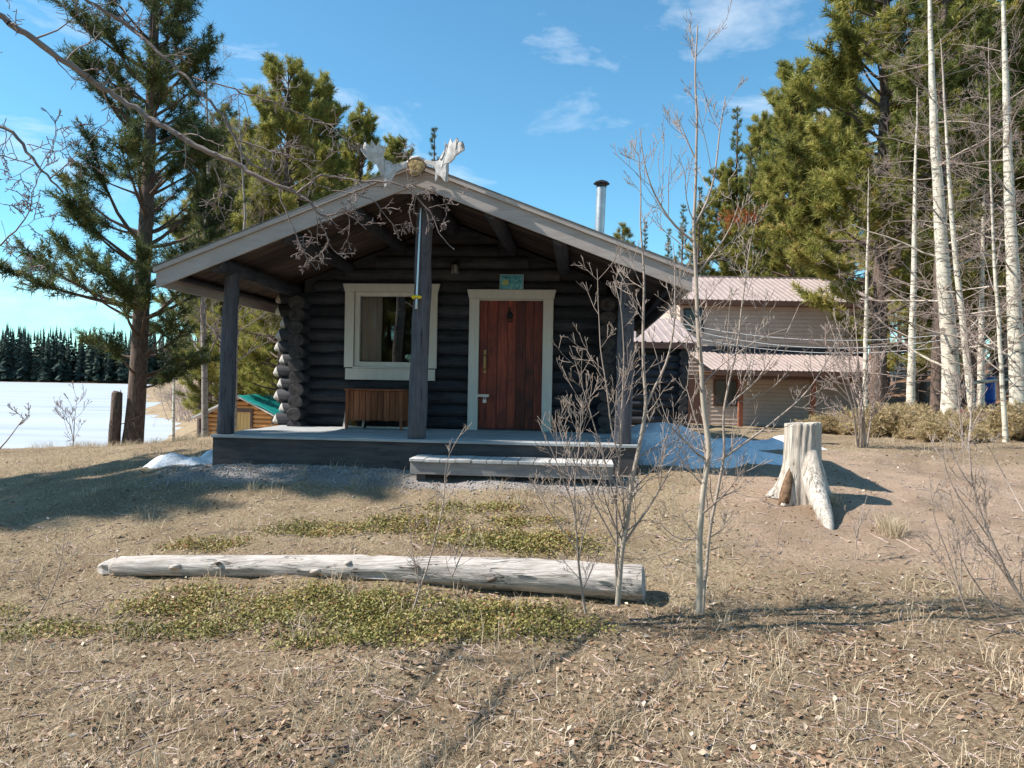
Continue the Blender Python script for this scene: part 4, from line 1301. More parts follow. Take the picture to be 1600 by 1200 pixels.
def garage():
    D = 30.0
    gx0, gx1 = at(1062, 560, D).x, at(1350, 560, D).x
    c = (gx0 + gx1) / 2
    gg = at(1230, 672, D).z
    root = thing('garage', (c, D, gg), 0, 'beige sided two storey garage with pinkish metal roofs', 'garage')
    X0, X1 = gx0 - c, gx1 - c
    h = lambda u, v, y: at(u, v, y).z - gg
    zl = h(1230, 545, D); ze = h(1200, 470, D - 0.4); zr = h(1160, 434, D + 3.6)
    dep = 7.6
    body = MB().box(X0, X1, 0.02, dep, -0.5, ze).build('wall', M['brown_trim'], root)  # dark brown backing seen in the siding gaps, standing in for shadow lines
    MB().box(X0 - 0.02, X0 - 0.001, 0.021, dep, -0.5, ze).build('side_siding', M['siding'], body)
    MB().box(X1 + 0.001, X1 + 0.02, 0.021, dep, -0.5, ze).build('side_siding', M['siding'], body)
    lap(X0 + .08, X1 - .08, 0.0, zl + 0.05, ze, 0.165).build('siding', M['siding'], body)['kind'] = 'stuff'
    lap(X0 + .08, X1 - .08, 0.0, -0.3, zl - 0.25, 0.165).build('siding', M['siding'], body)['kind'] = 'stuff'
    for xx in (X0, X1 - 0.08): MB().box(xx, xx + 0.08, -0.03, 0.02, -0.3, ze).build('corner_board', M['siding'], body)
    MB().box(X0 - 0.02, X1 + 0.02, -0.05, 0.0, zl - 0.22, zl + 0.05).build('band_board', M['dark_trim'], body)
    # upper roof
    ov = 0.45
    rf = ribbed((X0 - ov, -ov, ze), (X1 + ov, -ov, ze), (X1 + ov, 3.6, zr), (X0 - ov, 3.6, zr), 34).build('roof', M['metal_roof'], root)
    ribbed((X1 + ov, dep + ov, ze), (X0 - ov, dep + ov, ze), (X0 - ov, 3.6, zr), (X1 + ov, 3.6, zr), 34).build('roof_sheet', M['metal_roof'], rf)
    MB().box(X0 - ov - .02, X1 + ov + .02, 3.5, 3.7, zr - 0.03, zr + 0.05).build('ridge_cap', M['metal_roof'], rf)
    MB().box(X0 - ov, X1 + ov, -ov - 0.02, -ov + 0.01, ze - 0.20, ze - 0.01).build('fascia', M['brown_trim'], rf)
    MB().box(X0 - ov, X1 + ov, -ov + 0.012, 0.0, ze - 0.20, ze - 0.17).build('soffit', M['brown_trim'], rf)
    for xx in (X0, X1 - .1):
        MB().prism([(xx, 0.02, ze), (xx, dep, ze), (xx, 3.6, zr - 0.08)], (0.1, 0, 0)).build('gable', M['siding'], root)
    # porch roof along the front
    py = -2.7
    pe = at(1250, 580, D + py).z - gg
    pl, pr = at(1112, 575, D + py).x - c, at(1391, 582, D + py).x - c
    zt = h(1250, 553, D)
    ph = ribbed((pl, py, pe), (pr, py, pe), (pr, -0.06, zt), (pl - 0.3, -0.06, zt), 34).build('porch_roof', M['metal_roof'], root)
    MB().box(pl, pr, py, py + 0.04, pe - 0.19, pe - 0.015).build('fascia', M['brown_trim'], ph)
    MB().box(pl - 1.3, pr - 0.1, py + 0.25, py + 0.37, pe - 0.33, pe - 0.195).build('beam', M['brown_trim'], ph)
    MB().box(pr - 0.06, pr - 0.0, py + 0.05, -0.06, pe - 0.19, pe - 0.03).build('side_fascia', M['brown_trim'], ph)
    MB().box(pl, pr - 0.07, py + 0.05, -0.03, pe - 0.06, pe - 0.04).build('soffit', M['brown_trim'], ph)
    for u in (1071, 1157, 1270, 1381):
        xx = at(u, 620, D + py + 0.3).x - c
        MB().box(xx - 0.085, xx + 0.085, py + 0.22, py + 0.39, -0.25, pe - 0.335).build('porch_post', M['red_post'], root, bevel=0.01)
    # window and door under the porch
    a, b = at(1117, 600, D).x - c, at(1150, 600, D).x - c
    z1_, z0_ = h(1130, 595, D), h(1130, 632, D)
    wf = MB().box(a - .07, b + .07, -0.07, -0.028, z0_ - .07, z1_ + .07).build('window', M['brown_trim'], root)
    dk = plain('dark_glazing', (0.02, 0.025, 0.03), (0.05, 0.055, 0.06), 3, 0.1, 0.0, 0.0, 0.6)
    for k in range(2):
        q = (b - a) / 2
        MB().box(a + q * k + .02, a + q * (k + 1) - .02, -0.078, -0.071, z0_, z1_).build('pane', dk, wf)
    a, b = at(1072, 600, D).x - c, at(1100, 600, D).x - c
    MB().box(a, b, -0.06, -0.03, -0.2, h(1090, 592, D)).build('door', M['brown_trim'], root)
    a, b = at(1070, 500, D).x - c, at(1097, 500, D).x - c
    wf = MB().box(a - .06, b + .06, -0.07, -0.028, h(1080, 520, D), h(1080, 482, D)).build('window', M['dark_trim'], root)
    MB().box(a + .02, b - .02, -0.078, -0.071, h(1080, 518, D), h(1080, 485, D)).build('pane', dk, wf)


garage()


# ------------------------------------------------------------------ dark log outbuilding between cabin and garage
def outbuilding():
    D = 19.0
    xa, xb = at(930, 560, D).x, at(1066, 560, D).x
    c = (xa + xb) / 2
    gg = g1(c, D) - 0.05
    root = thing('log_outbuilding', (c, D, gg), 0, 'dark log outbuilding with a pinkish metal roof behind the cabin', 'outbuilding')
    hw_ = (xb - xa) / 2
    ze = at(1040, 536, D).z - gg
    zr = at(1040, 498, D + 2.3).z - gg
    w = MB().box(-hw_ + .04, hw_ - .04, 0.05, 4.4, -0.4, ze).build('wall', M['log'], root)
    z, i = 0.0, 0
    while z < ze - 0.05:
        link('log', log_mesh('log', (-hw_ - .15, 0, 0), (hw_ + .15, 0, 0), 0.115, M['cabin_brown'] if False else M['log'], M['log_end'], 10, 0.01, 3000 + i), w, (0, 0, z)); i += 1
        link('log', log_mesh('log', (0, -0.25, 0), (0, 4.6, 0), 0.115, M['log_y'], M['log_end'], 10, 0.01, 3100 + i), w, (hw_ - .02, 0, z + 0.1))
        z += 0.2
    ov = 0.35
    rf = ribbed((-hw_ - ov, -ov, ze), (hw_ + ov, -ov, ze), (hw_ + ov, 2.3, zr), (-hw_ - ov, 2.3, zr), 14).build('roof', M['metal_roof'], root)
    ribbed((hw_ + ov, 4.9, ze), (-hw_ - ov, 4.9, ze), (-hw_ - ov, 2.3, zr), (hw_ + ov, 2.3, zr), 14).build('roof_sheet', M['metal_roof'], rf)
    MB().box(-hw_ - ov, hw_ + ov, -ov - .02, -ov + .01, ze - 0.16, ze - 0.012).build('fascia', M['brown_trim'], rf)
    for xx in (hw_ - .1,):
        MB().prism([(xx, 0.05, ze), (xx, 4.4, ze), (xx, 2.3, zr - 0.08)], (0.08, 0, 0)).build('gable', M['log'], root)


outbuilding()


# wires strung across the yard
def wire(a, b, sag, label):
    a, b = Vector(a), Vector(b)
    n = 18
    base = a.copy()
    path = [a.lerp(b, i / n) - Vector((0, 0, sag * 4 * (i / n) * (1 - i / n))) - base for i in range(n + 1)]
    o = MB().tube(path, 0.007, 5).build('wire', M['wire'])
    o.location = base
    return tag(o, label, 'wire')


wire(at(1062, 505, 19.2), at(1482, 522, 17.2), 0.28, 'upper pale wire strung before the upper wall of the garage')
wire(at(1062, 511, 19.2), at(1482, 530, 17.2), 0.36, 'middle pale wire strung before the upper wall of the garage')
wire(at(1062, 523, 19.2), at(1482, 541, 17.2), 0.30, 'lowest pale wire strung before the upper wall of the garage')


# boats and barrel among the trees on the right
def canoe(name, c, rz, length, beam, depth, mat, label, cat, upside=True, pitch=0.0):
    n, m = 18, 11
    V = []
    for i in range(n):
        t = i / (n - 1) * 2 - 1
        w = beam / 2 * (1 - abs(t) ** 2.4) + 0.012
        rise = depth * 0.35 * abs(t) ** 3
        for j in range(m):
            a = math.pi * j / (m - 1)
            V.append((t * length / 2, w * math.cos(a), -(depth * (0.25 + 0.75 * (1 - abs(t) ** 4))) * math.sin(a) ** 0.8 + rise))
    Fq = [(i * m + j, (i + 1) * m + j, (i + 1) * m + j + 1, i * m + j + 1) for i in range(n - 1) for j in range(m - 1)]
    root = thing(name, c, rz, label, cat)
    o = MB().add(V, Fq).build('hull', mat, root, smooth=True)
    s = o.modifiers.new('t', 'SOLIDIFY'); s.thickness = 0.02
    g = MB()
    for j in (0, m - 1):
        g.tube([V[i * m + j] for i in range(n)], 0.018, 6)
    gun = g.build('gunwale', M['dark_trim'], root)
    for ob in (o, gun):
        ob.rotation_euler = (math.pi if upside else 0, pitch, 0)
        ob.location = (0, 0, 0.05 if upside else depth)
    return root


p = at(1526, 640, 22.5); canoe('canoe', (p.x, p.y, g1(p.x, p.y) + 0.02), math.radians(-28), 2.6, 0.75, 0.36, M['red_paint'], 'red canoe lying overturned behind the tan junipers', 'canoe')
p = at(1444, 640, 23.0); canoe('rowing_boat', (p.x, p.y, g1(p.x, p.y) + 0.05), math.radians(24), 2.2, 1.0, 0.42, M['teal_paint'], 'grey teal rowing boat overturned beside the large aspen', 'boat')
p = at(1541, 605, 26.0)
bz_ = g1(p.x, p.y)
ba = thing('barrel', (p.x, p.y, bz_), 0, 'blue plastic barrel standing among the trees on the right', 'barrel')
bh_ = max(0.85, p.z - bz_ + 0.4)
smooth_by_angle(MB().lathe([(0.24, 0), (0.27, 0.03), (0.285, 0.25), (0.295, 0.27), (0.285, 0.29), (0.285, 0.58), (0.295, 0.60), (0.285, 0.62), (0.27, bh_ - .03), (0.25, bh_)], 20).build('drum', M['blue_plastic'], ba))
MB().lathe([(0.25, bh_ + 0.001), (0.255, bh_ + 0.02), (0.22, bh_ + 0.022), (0.2, bh_ + 0.01)], 20).build('lid', M['dark_trim'], ba)


# brown cabin deep in the wood and a pale pallet leaning by it
def wood_cabin():
    D = 58.0
    xa, xb = at(1408, 560, D).x, at(1462, 560, D).x
    c = (xa + xb) / 2; gg = g1(c, D)
    gg = min(gg, at(1430, 580, D).z)
    hw_ = (xb - xa) / 2 + 0.6
    root = thing('forest_cabin', (c, D, gg), 0, 'small brown log cabin far back among the pine trunks', 'cabin')
    z1_ = at(1430, 553, D).z - gg
    w = MB().box(-hw_, hw_, 0.05, 4, -0.6, z1_).build('wall', M['cabin_brown'], root)
    z, i = -0.2, 0
    while z < z1_:
        link('log', log_mesh('log', (-hw_ - .15, 0, 0), (hw_ + .15, 0, 0), 0.13, M['cabin_brown'], None, 8, 0.01, 4000 + i, segs=3), w, (0, 0, z)); i += 1
        z += 0.24
    z2 = z1_ + 0.9
    mb = MB().prism([(-hw_ - .5, -0.6, z1_), (hw_ + .5, -0.6, z1_), (hw_ + .5, -0.6, z1_ + 0.12), (-hw_ - .5, -0.6, z1_ + 0.12)], (0, 2.7, 0.9))
    mb.build('roof', M['brown_trim'], root)
    MB().box(-0.1, 0.7, -0.16, -0.1, -0.1, 1.7).build('door', M['dark_trim'], root)


wood_cabin()
p = at(1402, 580, 46.0)
pg = g1(p.x, p.y)
pl_ = thing('pallet', (p.x, p.y, pg), 0.15, 'pale wooden pallet standing upright behind the garage corner', 'pallet')
hh_ = max(1.2, at(1402, 556, 46).z - pg)
for i in range(6): MB().box(-0.09, 0.09, -0.02, 0.02, 0, hh_).build('slat', M['pale_board'], pl_, loc=(-0.7 + i * 0.28, 0, 0))
for zz in (0.25, hh_ - 0.3): MB().box(-0.8, 0.8, 0.021, 0.09, zz, zz + 0.1).build('rail', M['pale_board'], pl_)

# ------------------------------------------------------------------ tree builders
def tubes_np(P, R, n):
    """P (N,K,3), R (N,K): N tapered tubes of K rings with n sides. Returns V, F, rad per vertex."""
    P = np.asarray(P, float); R = np.asarray(R, float)
    N, K, _ = P.shape
    T = np.empty_like(P)
    T[:, 1:-1] = P[:, 2:] - P[:, :-2]; T[:, 0] = P[:, 1] - P[:, 0]; T[:, -1] = P[:, -1] - P[:, -2]
    T /= np.maximum(np.linalg.norm(T, axis=2, keepdims=True), 1e-9)
    mean = P[:, -1] - P[:, 0]; mean /= np.maximum(np.linalg.norm(mean, axis=1, keepdims=True), 1e-9)
    ref = np.where(np.abs(mean[:, 2:3]) < 0.85, np.array([[0, 0, 1.0]]), np.array([[1.0, 0.02, 0]]))[:, None, :]
    A = np.cross(T, np.broadcast_to(ref, T.shape)); A /= np.maximum(np.linalg.norm(A, axis=2, keepdims=True), 1e-9)
    B = np.cross(T, A)
    an_ = np.arange(n) * 2 * math.pi / n
    V = P[:, :, None, :] + R[:, :, None, None] * (A[:, :, None, :] * np.cos(an_)[None, None, :, None] + B[:, :, None, :] * np.sin(an_)[None, None, :, None])
    ids = np.arange(N * K * n).reshape(N, K, n)
    nxt = np.roll(ids, -1, axis=2)
    F = np.stack([ids[:, :-1], nxt[:, :-1], nxt[:, 1:], ids[:, 1:]], -1).reshape(-1, 4)
    rad = np.repeat(R[:, :, None], n, 2).ravel()
    return V.reshape(-1, 3), F, rad


class Limbs:
    """A growing set of tapered curved limbs, all sampled with K points."""
    K = 6

    def __init__(s):
        s.thick = []; s.mid = []; s.fine = []

    def add(s, pts, rad):
        pts = np.asarray(pts, float); rad = np.asarray(rad, float)
        if len(pts) != s.K:
            t = np.linspace(0, 1, len(pts)); q = np.linspace(0, 1, s.K)
            pts = np.stack([np.interp(q, t, pts[:, k]) for k in range(3)], -1); rad = np.interp(q, t, rad)
        (s.thick if rad[0] > 0.03 else s.mid if rad[0] > 0.008 else s.fine).append((pts, rad))

    def trunk(s, pts, rad):
        """Long limb: cut into pieces of K points that join."""
        pts = np.asarray(pts, float); rad = np.asarray(rad, float)
        i = 0
        while i < len(pts) - 1:
            j = min(i + s.K - 1, len(pts) - 1)
            s.add(pts[i:j + 1], rad[i:j + 1]); i = j

    def mesh(s, name, mat, sides=(10, 6, 3)):
        Vs, Fs, Rs, o = [], [], [], 0
        for lst, n in zip((s.thick, s.mid, s.fine), sides):
            if not lst: continue
            V, F, R = tubes_np([a for a, b in lst], [b for a, b in lst], n)
            Vs.append(V); Fs.append(F + o); Rs.append(R); o += len(V)
        return np_mesh(name, np.concatenate(Vs), np.concatenate(Fs), mat, True, {'rad': np.concatenate(Rs)})


def unit(v):
    return v / max(1e-9, math.sqrt(float(v @ v)))


def rvec(r):
    v = r.normal(size=3)
    return unit(v)


def curve(p, d, L, r, wob, up, K=6, droop=0.0):
    """Polyline from p along d, wobbling and bending toward (up>0) or away from the sky."""
    pts = [p]; q = p.copy(); dd = d.copy()
    for i in range(K - 1):
        dd = unit(dd + rvec(r) * wob + np.array([0, 0, up - droop * i / K]))
        q = q + dd * (L / (K - 1)); pts.append(q)
    return np.array(pts), dd


def grow(lb, r, p, d, L, rad, lev, cfg):
    pts, dd = curve(p, d, L, r, cfg['wob'], cfg['up'])
    end = max(cfg['tip'], rad * cfg['taper'])
    rr = np.linspace(rad, end, 6)
    lb.add(pts, rr)
    if lev <= 0: return
    n = cfg['kids'][lev] if isinstance(cfg['kids'], dict) else cfg['kids']
    n = max(1, int(n * r.uniform(0.75, 1.3)))
    for i in range(n):
        t = r.uniform(cfg['from'], 1.0)
        f = t * 5; j = min(int(f), 4); w = f - j
        q = pts[j] * (1 - w) + pts[j + 1] * w
        dirl = unit(pts[j + 1] - pts[j])
        side = np.cross(dirl, rvec(r)); side = unit(side)
        a = math.radians(r.uniform(*cfg['ang']))
        nd = dirl * math.cos(a) + side * math.sin(a)
        rl_ = rr[j] * (1 - w) + rr[j + 1] * w
        grow(lb, r, q, nd, L * r.uniform(*cfg['ratio']) * (1.15 - 0.5 * t), max(cfg['tip'], rl_ * r.uniform(0.45, 0.7)), lev - 1, cfg)


TWIG = dict(wob=0.20, up=0.06, taper=0.35, tip=0.0022, kids={3: 6, 2: 5, 1: 4}, ang=(28, 65), ratio=(0.35, 0.62))
TWIG['from'] = 0.2


# -------- pines
def needles(pos, dirs, size, tint, r, m, spread=0.8, width=0.016):
    """m needle blades round each tuft."""
    N = len(pos)
    rv = r.normal(size=(N, m, 3)); rv /= np.linalg.norm(rv, axis=2, keepdims=True)
    d = dirs[:, None, :] * r.uniform(0.25, 0.9, (N, m, 1)) + rv * spread
    d /= np.linalg.norm(d, axis=2, keepdims=True)
    L = size[:, None, None] * r.uniform(0.65, 1.15, (N, m, 1))
    side = np.cross(d, r.normal(size=(N, m, 3))); side /= np.maximum(np.linalg.norm(side, axis=2, keepdims=True), 1e-9)
    base = pos[:, None, :] - dirs[:, None, :] * (size[:, None, None] * r.uniform(0, 0.9, (N, m, 1)))
    w = width * (size[:, None, None] / 0.15)
    a = base + side * w * 0.5; b = base - side * w * 0.5 + d * L * 0.15; c = base + d * L
    V = np.stack([a, b, c], 2).reshape(-1, 3)
    F = np.arange(N * m * 3).reshape(-1, 3)
    tt = np.repeat(np.clip(tint[:, None] + r.normal(0, 0.06, (N, m)), 0, 0.95), 3, axis=1).reshape(-1)
    return V, F, tt


def pine(name, seed, h, base_r, crown0, reach, whorl, per, lean=(0, 0), tufts=13, m=22, size=0.16, mat='pine_green', dead=0.12, shape=0.75, tip_up=0.12, gaps=0.1, trace=None, width=0.0145, uneven=1.0):
    """A pine of height h. crown0: share of the height where live limbs start; reach: longest limb. Returns trunk mesh and crown mesh."""
    r = np.random.default_rng(seed)
    lb = Limbs()
    nT = 26
    zs = np.linspace(0, 1, nT)
    wx = np.cumsum(r.normal(0, 0.02, nT)) * h * 0.02; wy = np.cumsum(r.normal(0, 0.02, nT)) * h * 0.02
    if trace is not None:
        tz = np.array([q[2] for q in trace]); tx = np.array([q[0] for q in trace]); ty = np.array([q[1] for q in trace])
        cx = np.interp(zs * h, tz, tx); cy = np.interp(zs * h, tz, ty)
    else:
        cx = lean[0] * zs + wx; cy = lean[1] * zs + wy
    T = np.stack([cx, cy, zs * h - 0.15], -1)
    R = base_r * (1 - zs) ** 0.8 * (1 + 0.25 * np.exp(-zs * h / 0.5)) + 0.012
    lb.trunk(T, R)
    tp, td, ts, tt = [], [], [], []
    z = crown0 * h * 0.55
    while z < h * 0.99:
        f = z / h
        live = f > crown0
        top = (1 - f) / (1 - crown0) if live else 1.0
        for k in range(per if live else max(1, per // 2)):
            if r.random() < gaps: continue
            az = r.uniform(0, 2 * math.pi)
            i = min(int(f * (nT - 1)), nT - 2); w = f * (nT - 1) - i
            p = T[i] * (1 - w) + T[i + 1] * w
            if live:
                prof = min(1.0, top ** shape) * (0.55 + 0.45 * min(1.0, (f - crown0) / 0.12))
                prof *= 1 + uneven * (0.62 * float(vnoise(seed * 3.1 + f * h * 0.5, az * 0.9, 1.0)) - 0.38)
                L = max(0.25, reach * prof * r.uniform(0.65, 1.15))
            else:
                if r.random() < 0.4: continue
                L = reach * r.uniform(0.15, 0.45)
            el = math.radians(r.uniform(-12, 18) + (1 - top) * 38)
            d = np.array([math.cos(az) * math.cos(el), math.sin(az) * math.cos(el), math.sin(el)])
            pts, dd = curve(p, d, L, r, 0.10, tip_up if live else -0.04)
            lr = 0.010 + 0.016 * L * min(1, base_r / 0.16)
            lb.add(pts, np.linspace(lr, 0.004, 6))
            if not live:
                for q in range(2):
                    t = r.uniform(0.3, 0.95); jj = min(int(t * 5), 4)
                    p2, _ = curve(pts[jj], unit(dd + rvec(r) * 0.9), L * 0.35, r, 0.2, -0.03)
                    lb.add(p2, np.linspace(0.006, 0.0025, 6))
                continue
            # side sprays with needle tufts
            ns = max(3, int(L * tufts / 2.2))
            br = r.normal(0, 0.12)
            for q in range(ns):
                t = r.uniform(0.38, 1.0) ** 0.7
                ff = min(t * 5, 4.999); jj = int(ff); w2 = ff - jj
                b0 = pts[jj] * (1 - w2) + pts[jj + 1] * w2
                sd = unit(unit(pts[jj + 1] - pts[jj]) * 0.75 + rvec(r) * np.array([0.9, 0.9, 0.45]) + np.array([0, 0, 0.15]))
                sl = L * r.uniform(0.12, 0.30) * (1.2 - 0.5 * t) + 0.08
                e = b0 + sd * sl + np.array([0, 0, 0.05 * sl])
                lb.add(np.stack([b0, (b0 + e) / 2, e]), np.linspace(0.006, 0.003, 3))
                nt_ = 1 + int(sl / 0.16)
                for c in range(nt_):
                    g = (c + 1) / nt_
                    tp.append(b0 + (e - b0) * g + r.normal(0, 0.025, 3)); td.append(unit(sd + np.array([0, 0, 0.25])))
                    ts.append(size * r.uniform(0.8, 1.2)); tt.append(np.clip(0.45 + br + r.normal(0, 0.16), 0, 0.93) if r.random() > dead * 0.25 else 0.95)
            tp.append(pts[-1]); td.append(dd); ts.append(size); tt.append(0.5)
        z += whorl * r.uniform(0.7, 1.25) * (0.65 + 0.35 * top)
    V, F, t_ = needles(np.array(tp), np.array(td), np.array(ts), np.array(tt), r, m, 0.85, width)
    trunk_me = lb.mesh(name + '_trunk', M['pine_bark'], (12, 5, 3))
    crown_me = np_mesh(name + '_crown', V, F, M[mat], False, {'tint': t_})
    return trunk_me, crown_me


PINES = {}


def put_tree(kind, meshes, x, y, rz, s, label, group=None, name='pine_tree', cat='tree', parts=('trunk', 'crown'), sink=0.0, sz=None, tilt=(0, 0)):
    root = thing(name, (x, y, g1(x, y) - sink), rz, label, cat, group)
    root.rotation_euler = (tilt[0], tilt[1], rz)
    root.scale = (s, s, sz or s)
    for nm, me in zip(parts, meshes):
        link(nm, me, root)
    return root


def ux(u, y):
    return (u - 800.0) / FPX * y


PINES['sparse'] = pine('sparse_pine', 101, 16.0, 0.17, 0.30, 1.7, 0.50, 4, mat='pine_dark', tufts=15, m=20, size=0.17, gaps=0.15)
PINES['sparse2'] = pine('slender_pine', 102, 15.0, 0.16, 0.38, 1.45, 0.46, 4, mat='pine_green', tufts=15, m=20, size=0.17, gaps=0.2)
PINES['bushy'] = pine('bushy_pine', 103, 11.0, 0.15, 0.10, 2.2, 0.40, 6, mat='pine_gold', tufts=16, m=22, size=0.20, gaps=0.14, shape=0.5)
PINES['broad'] = pine('broad_pine', 104, 16.0, 0.21, 0.17, 3.1, 0.46, 6, mat='pine_gold', tufts=15, m=24, size=0.23, gaps=0.18, shape=0.42, width=0.0175)
PINES['dark'] = pine('dark_pine', 105, 18.0, 0.18, 0.30, 2.4, 0.50, 6, mat='pine_green', tufts=14, m=22, size=0.23, gaps=0.2, width=0.0175, shape=0.55)

# the big pine by the shore: leaning trunk, long sparse limbs
B1 = at(205, 694, 16.0); b1z = g1(B1.x, B1.y)
tr1 = [at(u, v, 16.0) for u, v in ((205, 694), (212, 640), (217, 560), (222, 450), (228, 340), (233, 239), (238, 120), (242, 0))]
tr1 = [(0, 0, 0)] + [(q.x - B1.x, q.y - B1.y, q.z - b1z) for q in tr1[1:]] + [(0.75, 0.1, 15.5)]
PINES['shore'] = pine('shore_pine', 113, 15.0, 0.185, 0.095, 2.45, 0.40, 5, uneven=0.55, mat='pine_dark', tufts=19, m=24, size=0.17, gaps=0.14, shape=0.45, trace=tr1, width=0.0145)
put_tree('shore', PINES['shore'], B1.x, B1.y, 0, 1.0, 'tall leaning pine with dark sparse limbs on the lake bank')

# left side, behind the porch
put_tree('sparse2', PINES['sparse2'], ux(314, 34), 34, 0.4, 1.02, 'slender pine rising right behind the pale aspen left of the porch')
put_tree('sparse', PINES['sparse'], ux(318, 47), 47, 2.2, 1.1, 'thin pine between the shore pine and the porch roof, farther back')
put_tree('bushy', PINES['bushy'], ux(402, 33), 33, 1.0, 1.15, 'bushy yellow green pine between the left porch post and the log corner', sink=0.2)
put_tree('bushy', PINES['bushy'], ux(345, 34), 34, 3.0, 1.05, 'yellow green pine showing just left of the left porch post')
put_tree('broad', PINES['broad'], ux(440, 29), 29, 0.2, 1.0, 'tall golden green pine above the left slope of the cabin roof')
put_tree('dark', PINES['dark'], ux(505, 34), 34, 2.0, 0.90, 'green pine behind the upper left slope of the cabin roof')
put_tree('broad', PINES['broad'], ux(560, 37), 37, 4.2, 1.0, 'dense pine left of the moose antlers behind the roof')
put_tree('sparse', PINES['sparse'], ux(672, 36), 36, 3.4, 0.92, 'pine whose top shows straight behind the moose antlers')
# behind the stove pipe and the right slope
put_tree('bushy', PINES['bushy'], ux(968, 31), 31, 2.6, 0.76, 'small bright pine right of the stove pipe above the roof')
put_tree('bushy', PINES['bushy'], ux(917, 35), 35, 5.0, 0.80, 'small pine top left of the stove pipe above the roof')
put_tree('sparse', PINES['sparse'], ux(1004, 36), 36, 1.9, 0.60, 'thin pine top second to the right of the stove pipe')
put_tree('sparse', PINES['sparse'], ux(1088, 42), 42, 0.7, 0.78, 'dark pine behind the garage roof, directly behind the tallest sapling')
rp_ = put_tree('sparse2', PINES['sparse2'], ux(1166, 44), 44, 1.3, 1.03, 'tall thin pine with a rusty dead patch behind the garage')
put_tree('sparse', PINES['sparse'], ux(1205, 46), 46, 4.4, 1.0, 'tall thin dark pine just right of the rusty patched pine')
put_tree('broad', PINES['broad'], ux(1300, 40), 40, 2.9, 1.15, 'broad golden pine standing behind the right end of the garage')
put_tree('broad', PINES['broad'], ux(1372, 24.2), 24.2, 5.5, 1.22, 'broad golden pine reaching over the right end of the garage')
put_tree('dark', PINES['dark'], ux(1465, 20.5), 20.5, 0.9, 0.95, 'pine with a dark trunk close left of the largest aspen')
put_tree('broad', PINES['broad'], ux(1560, 31), 31, 1.4, 1.05, 'golden pine behind the aspens at the right edge')

put_tree('dark', PINES['dark'], ux(470, 40), 40, 0.3, 1.0, 'tall pine behind the golden green pine over the left roof slope')
put_tree('sparse', PINES['sparse'], ux(318, 52), 52, 5.2, 1.2, 'far pine seen between the aspen and the left porch post')
put_tree('broad', PINES['broad'], ux(610, 44), 44, 1.2, 1.0, 'farther dense pine behind the roof peak, left of the antlers')
put_tree('broad', PINES['broad'], ux(372, 38), 38, 2.4, 1.0, 'golden pine farther back behind the left end of the porch roof')
put_tree('dark', PINES['dark'], ux(1318, 34), 34, 1.9, 1.0, 'tall green pine behind the broad golden pine at the garage')
put_tree('dark', PINES['dark'], ux(1505, 29), 29, 3.9, 1.05, 'tall green pine behind the largest aspen')
put_tree('broad', PINES['broad'], ux(1238, 36), 36, 0.4, 1.0, 'golden pine behind the garage ridge at its right end')

put_tree('broad', PINES['broad'], ux(326, 43), 43, 3.6, 1.05, 'golden green pine behind the slender pine, right of the shore pine')
put_tree('dark', PINES['dark'], ux(338, 39), 39, 1.6, 0.95, 'green pine showing through the limbs right of the shore pine trunk')
put_tree('broad', PINES['broad'], ux(412, 46), 46, 5.0, 1.1, 'far golden pine in the gap above the middle of the left roof slope')
put_tree('dark', PINES['dark'], ux(345, 47), 47, 4.1, 1.1, 'far green pine above the left end of the porch roof')
put_tree('broad', PINES['broad'], ux(527, 52), 52, 2.8, 1.12, 'far golden pine between two nearer pines above the upper left roof slope')
put_tree('dark', PINES['dark'], ux(640, 54), 54, 0.8, 0.95, 'far green pine just left of the antler plaque')

put_tree('broad', PINES['broad'], ux(1128, 48), 48, 4.6, 0.92, 'airy golden pine behind the middle of the garage ridge')
put_tree('dark', PINES['dark'], ux(1196, 52), 52, 2.2, 1.05, 'tall airy green pine behind the rusty patched pine')
put_tree('sparse2', PINES['sparse2'], ux(1062, 50), 50, 0.9, 0.85, 'slim pine just above the left end of the garage ridge')
put_tree('broad', PINES['broad'], ux(1440, 32), 32, 3.3, 1.0, 'airy golden pine between the garage porch and the largest aspen')

put_tree('broad', PINES['broad'], ux(1470, 25.5), 25.5, 1.1, 1.0, 'broad golden pine close behind the largest aspen')
put_tree('bushy', PINES['bushy'], ux(1520, 24), 24, 2.4, 1.2, 'bushy golden pine behind the slender leaning aspen')
put_tree('broad', PINES['broad'], ux(1600, 24.5), 24.5, 0.1, 1.05, 'broad golden pine behind the right edge aspen')
put_tree('bushy', PINES['bushy'], ux(1428, 29), 29, 4.4, 1.25, 'bushy golden pine between the garage and the largest aspen')

put_tree('broad', PINES['broad'], ux(1236, 47), 47, 5.8, 1.3, 'tall golden pine above the middle of the garage roof')
put_tree('sparse2', PINES['sparse2'], ux(1146, 48), 48, 3.7, 1.25, 'tall slim pine just left of the rusty patched pine')
put_tree('broad', PINES['broad'], ux(1182, 56), 56, 1.7, 1.25, 'far golden pine between the tall slim pines above the garage')
put_tree('bushy', PINES['bushy'], ux(1094, 46), 46, 0.2, 1.1, 'bushy golden pine behind the left end of the garage ridge')
put_tree('broad', PINES['broad'], ux(478, 33), 33, 3.1, 1.05, 'nearer golden pine over the middle of the left roof slope')
put_tree('bushy', PINES['bushy'], ux(424, 36), 36, 5.4, 1.3, 'bushy golden pine seen just left of the log corner')

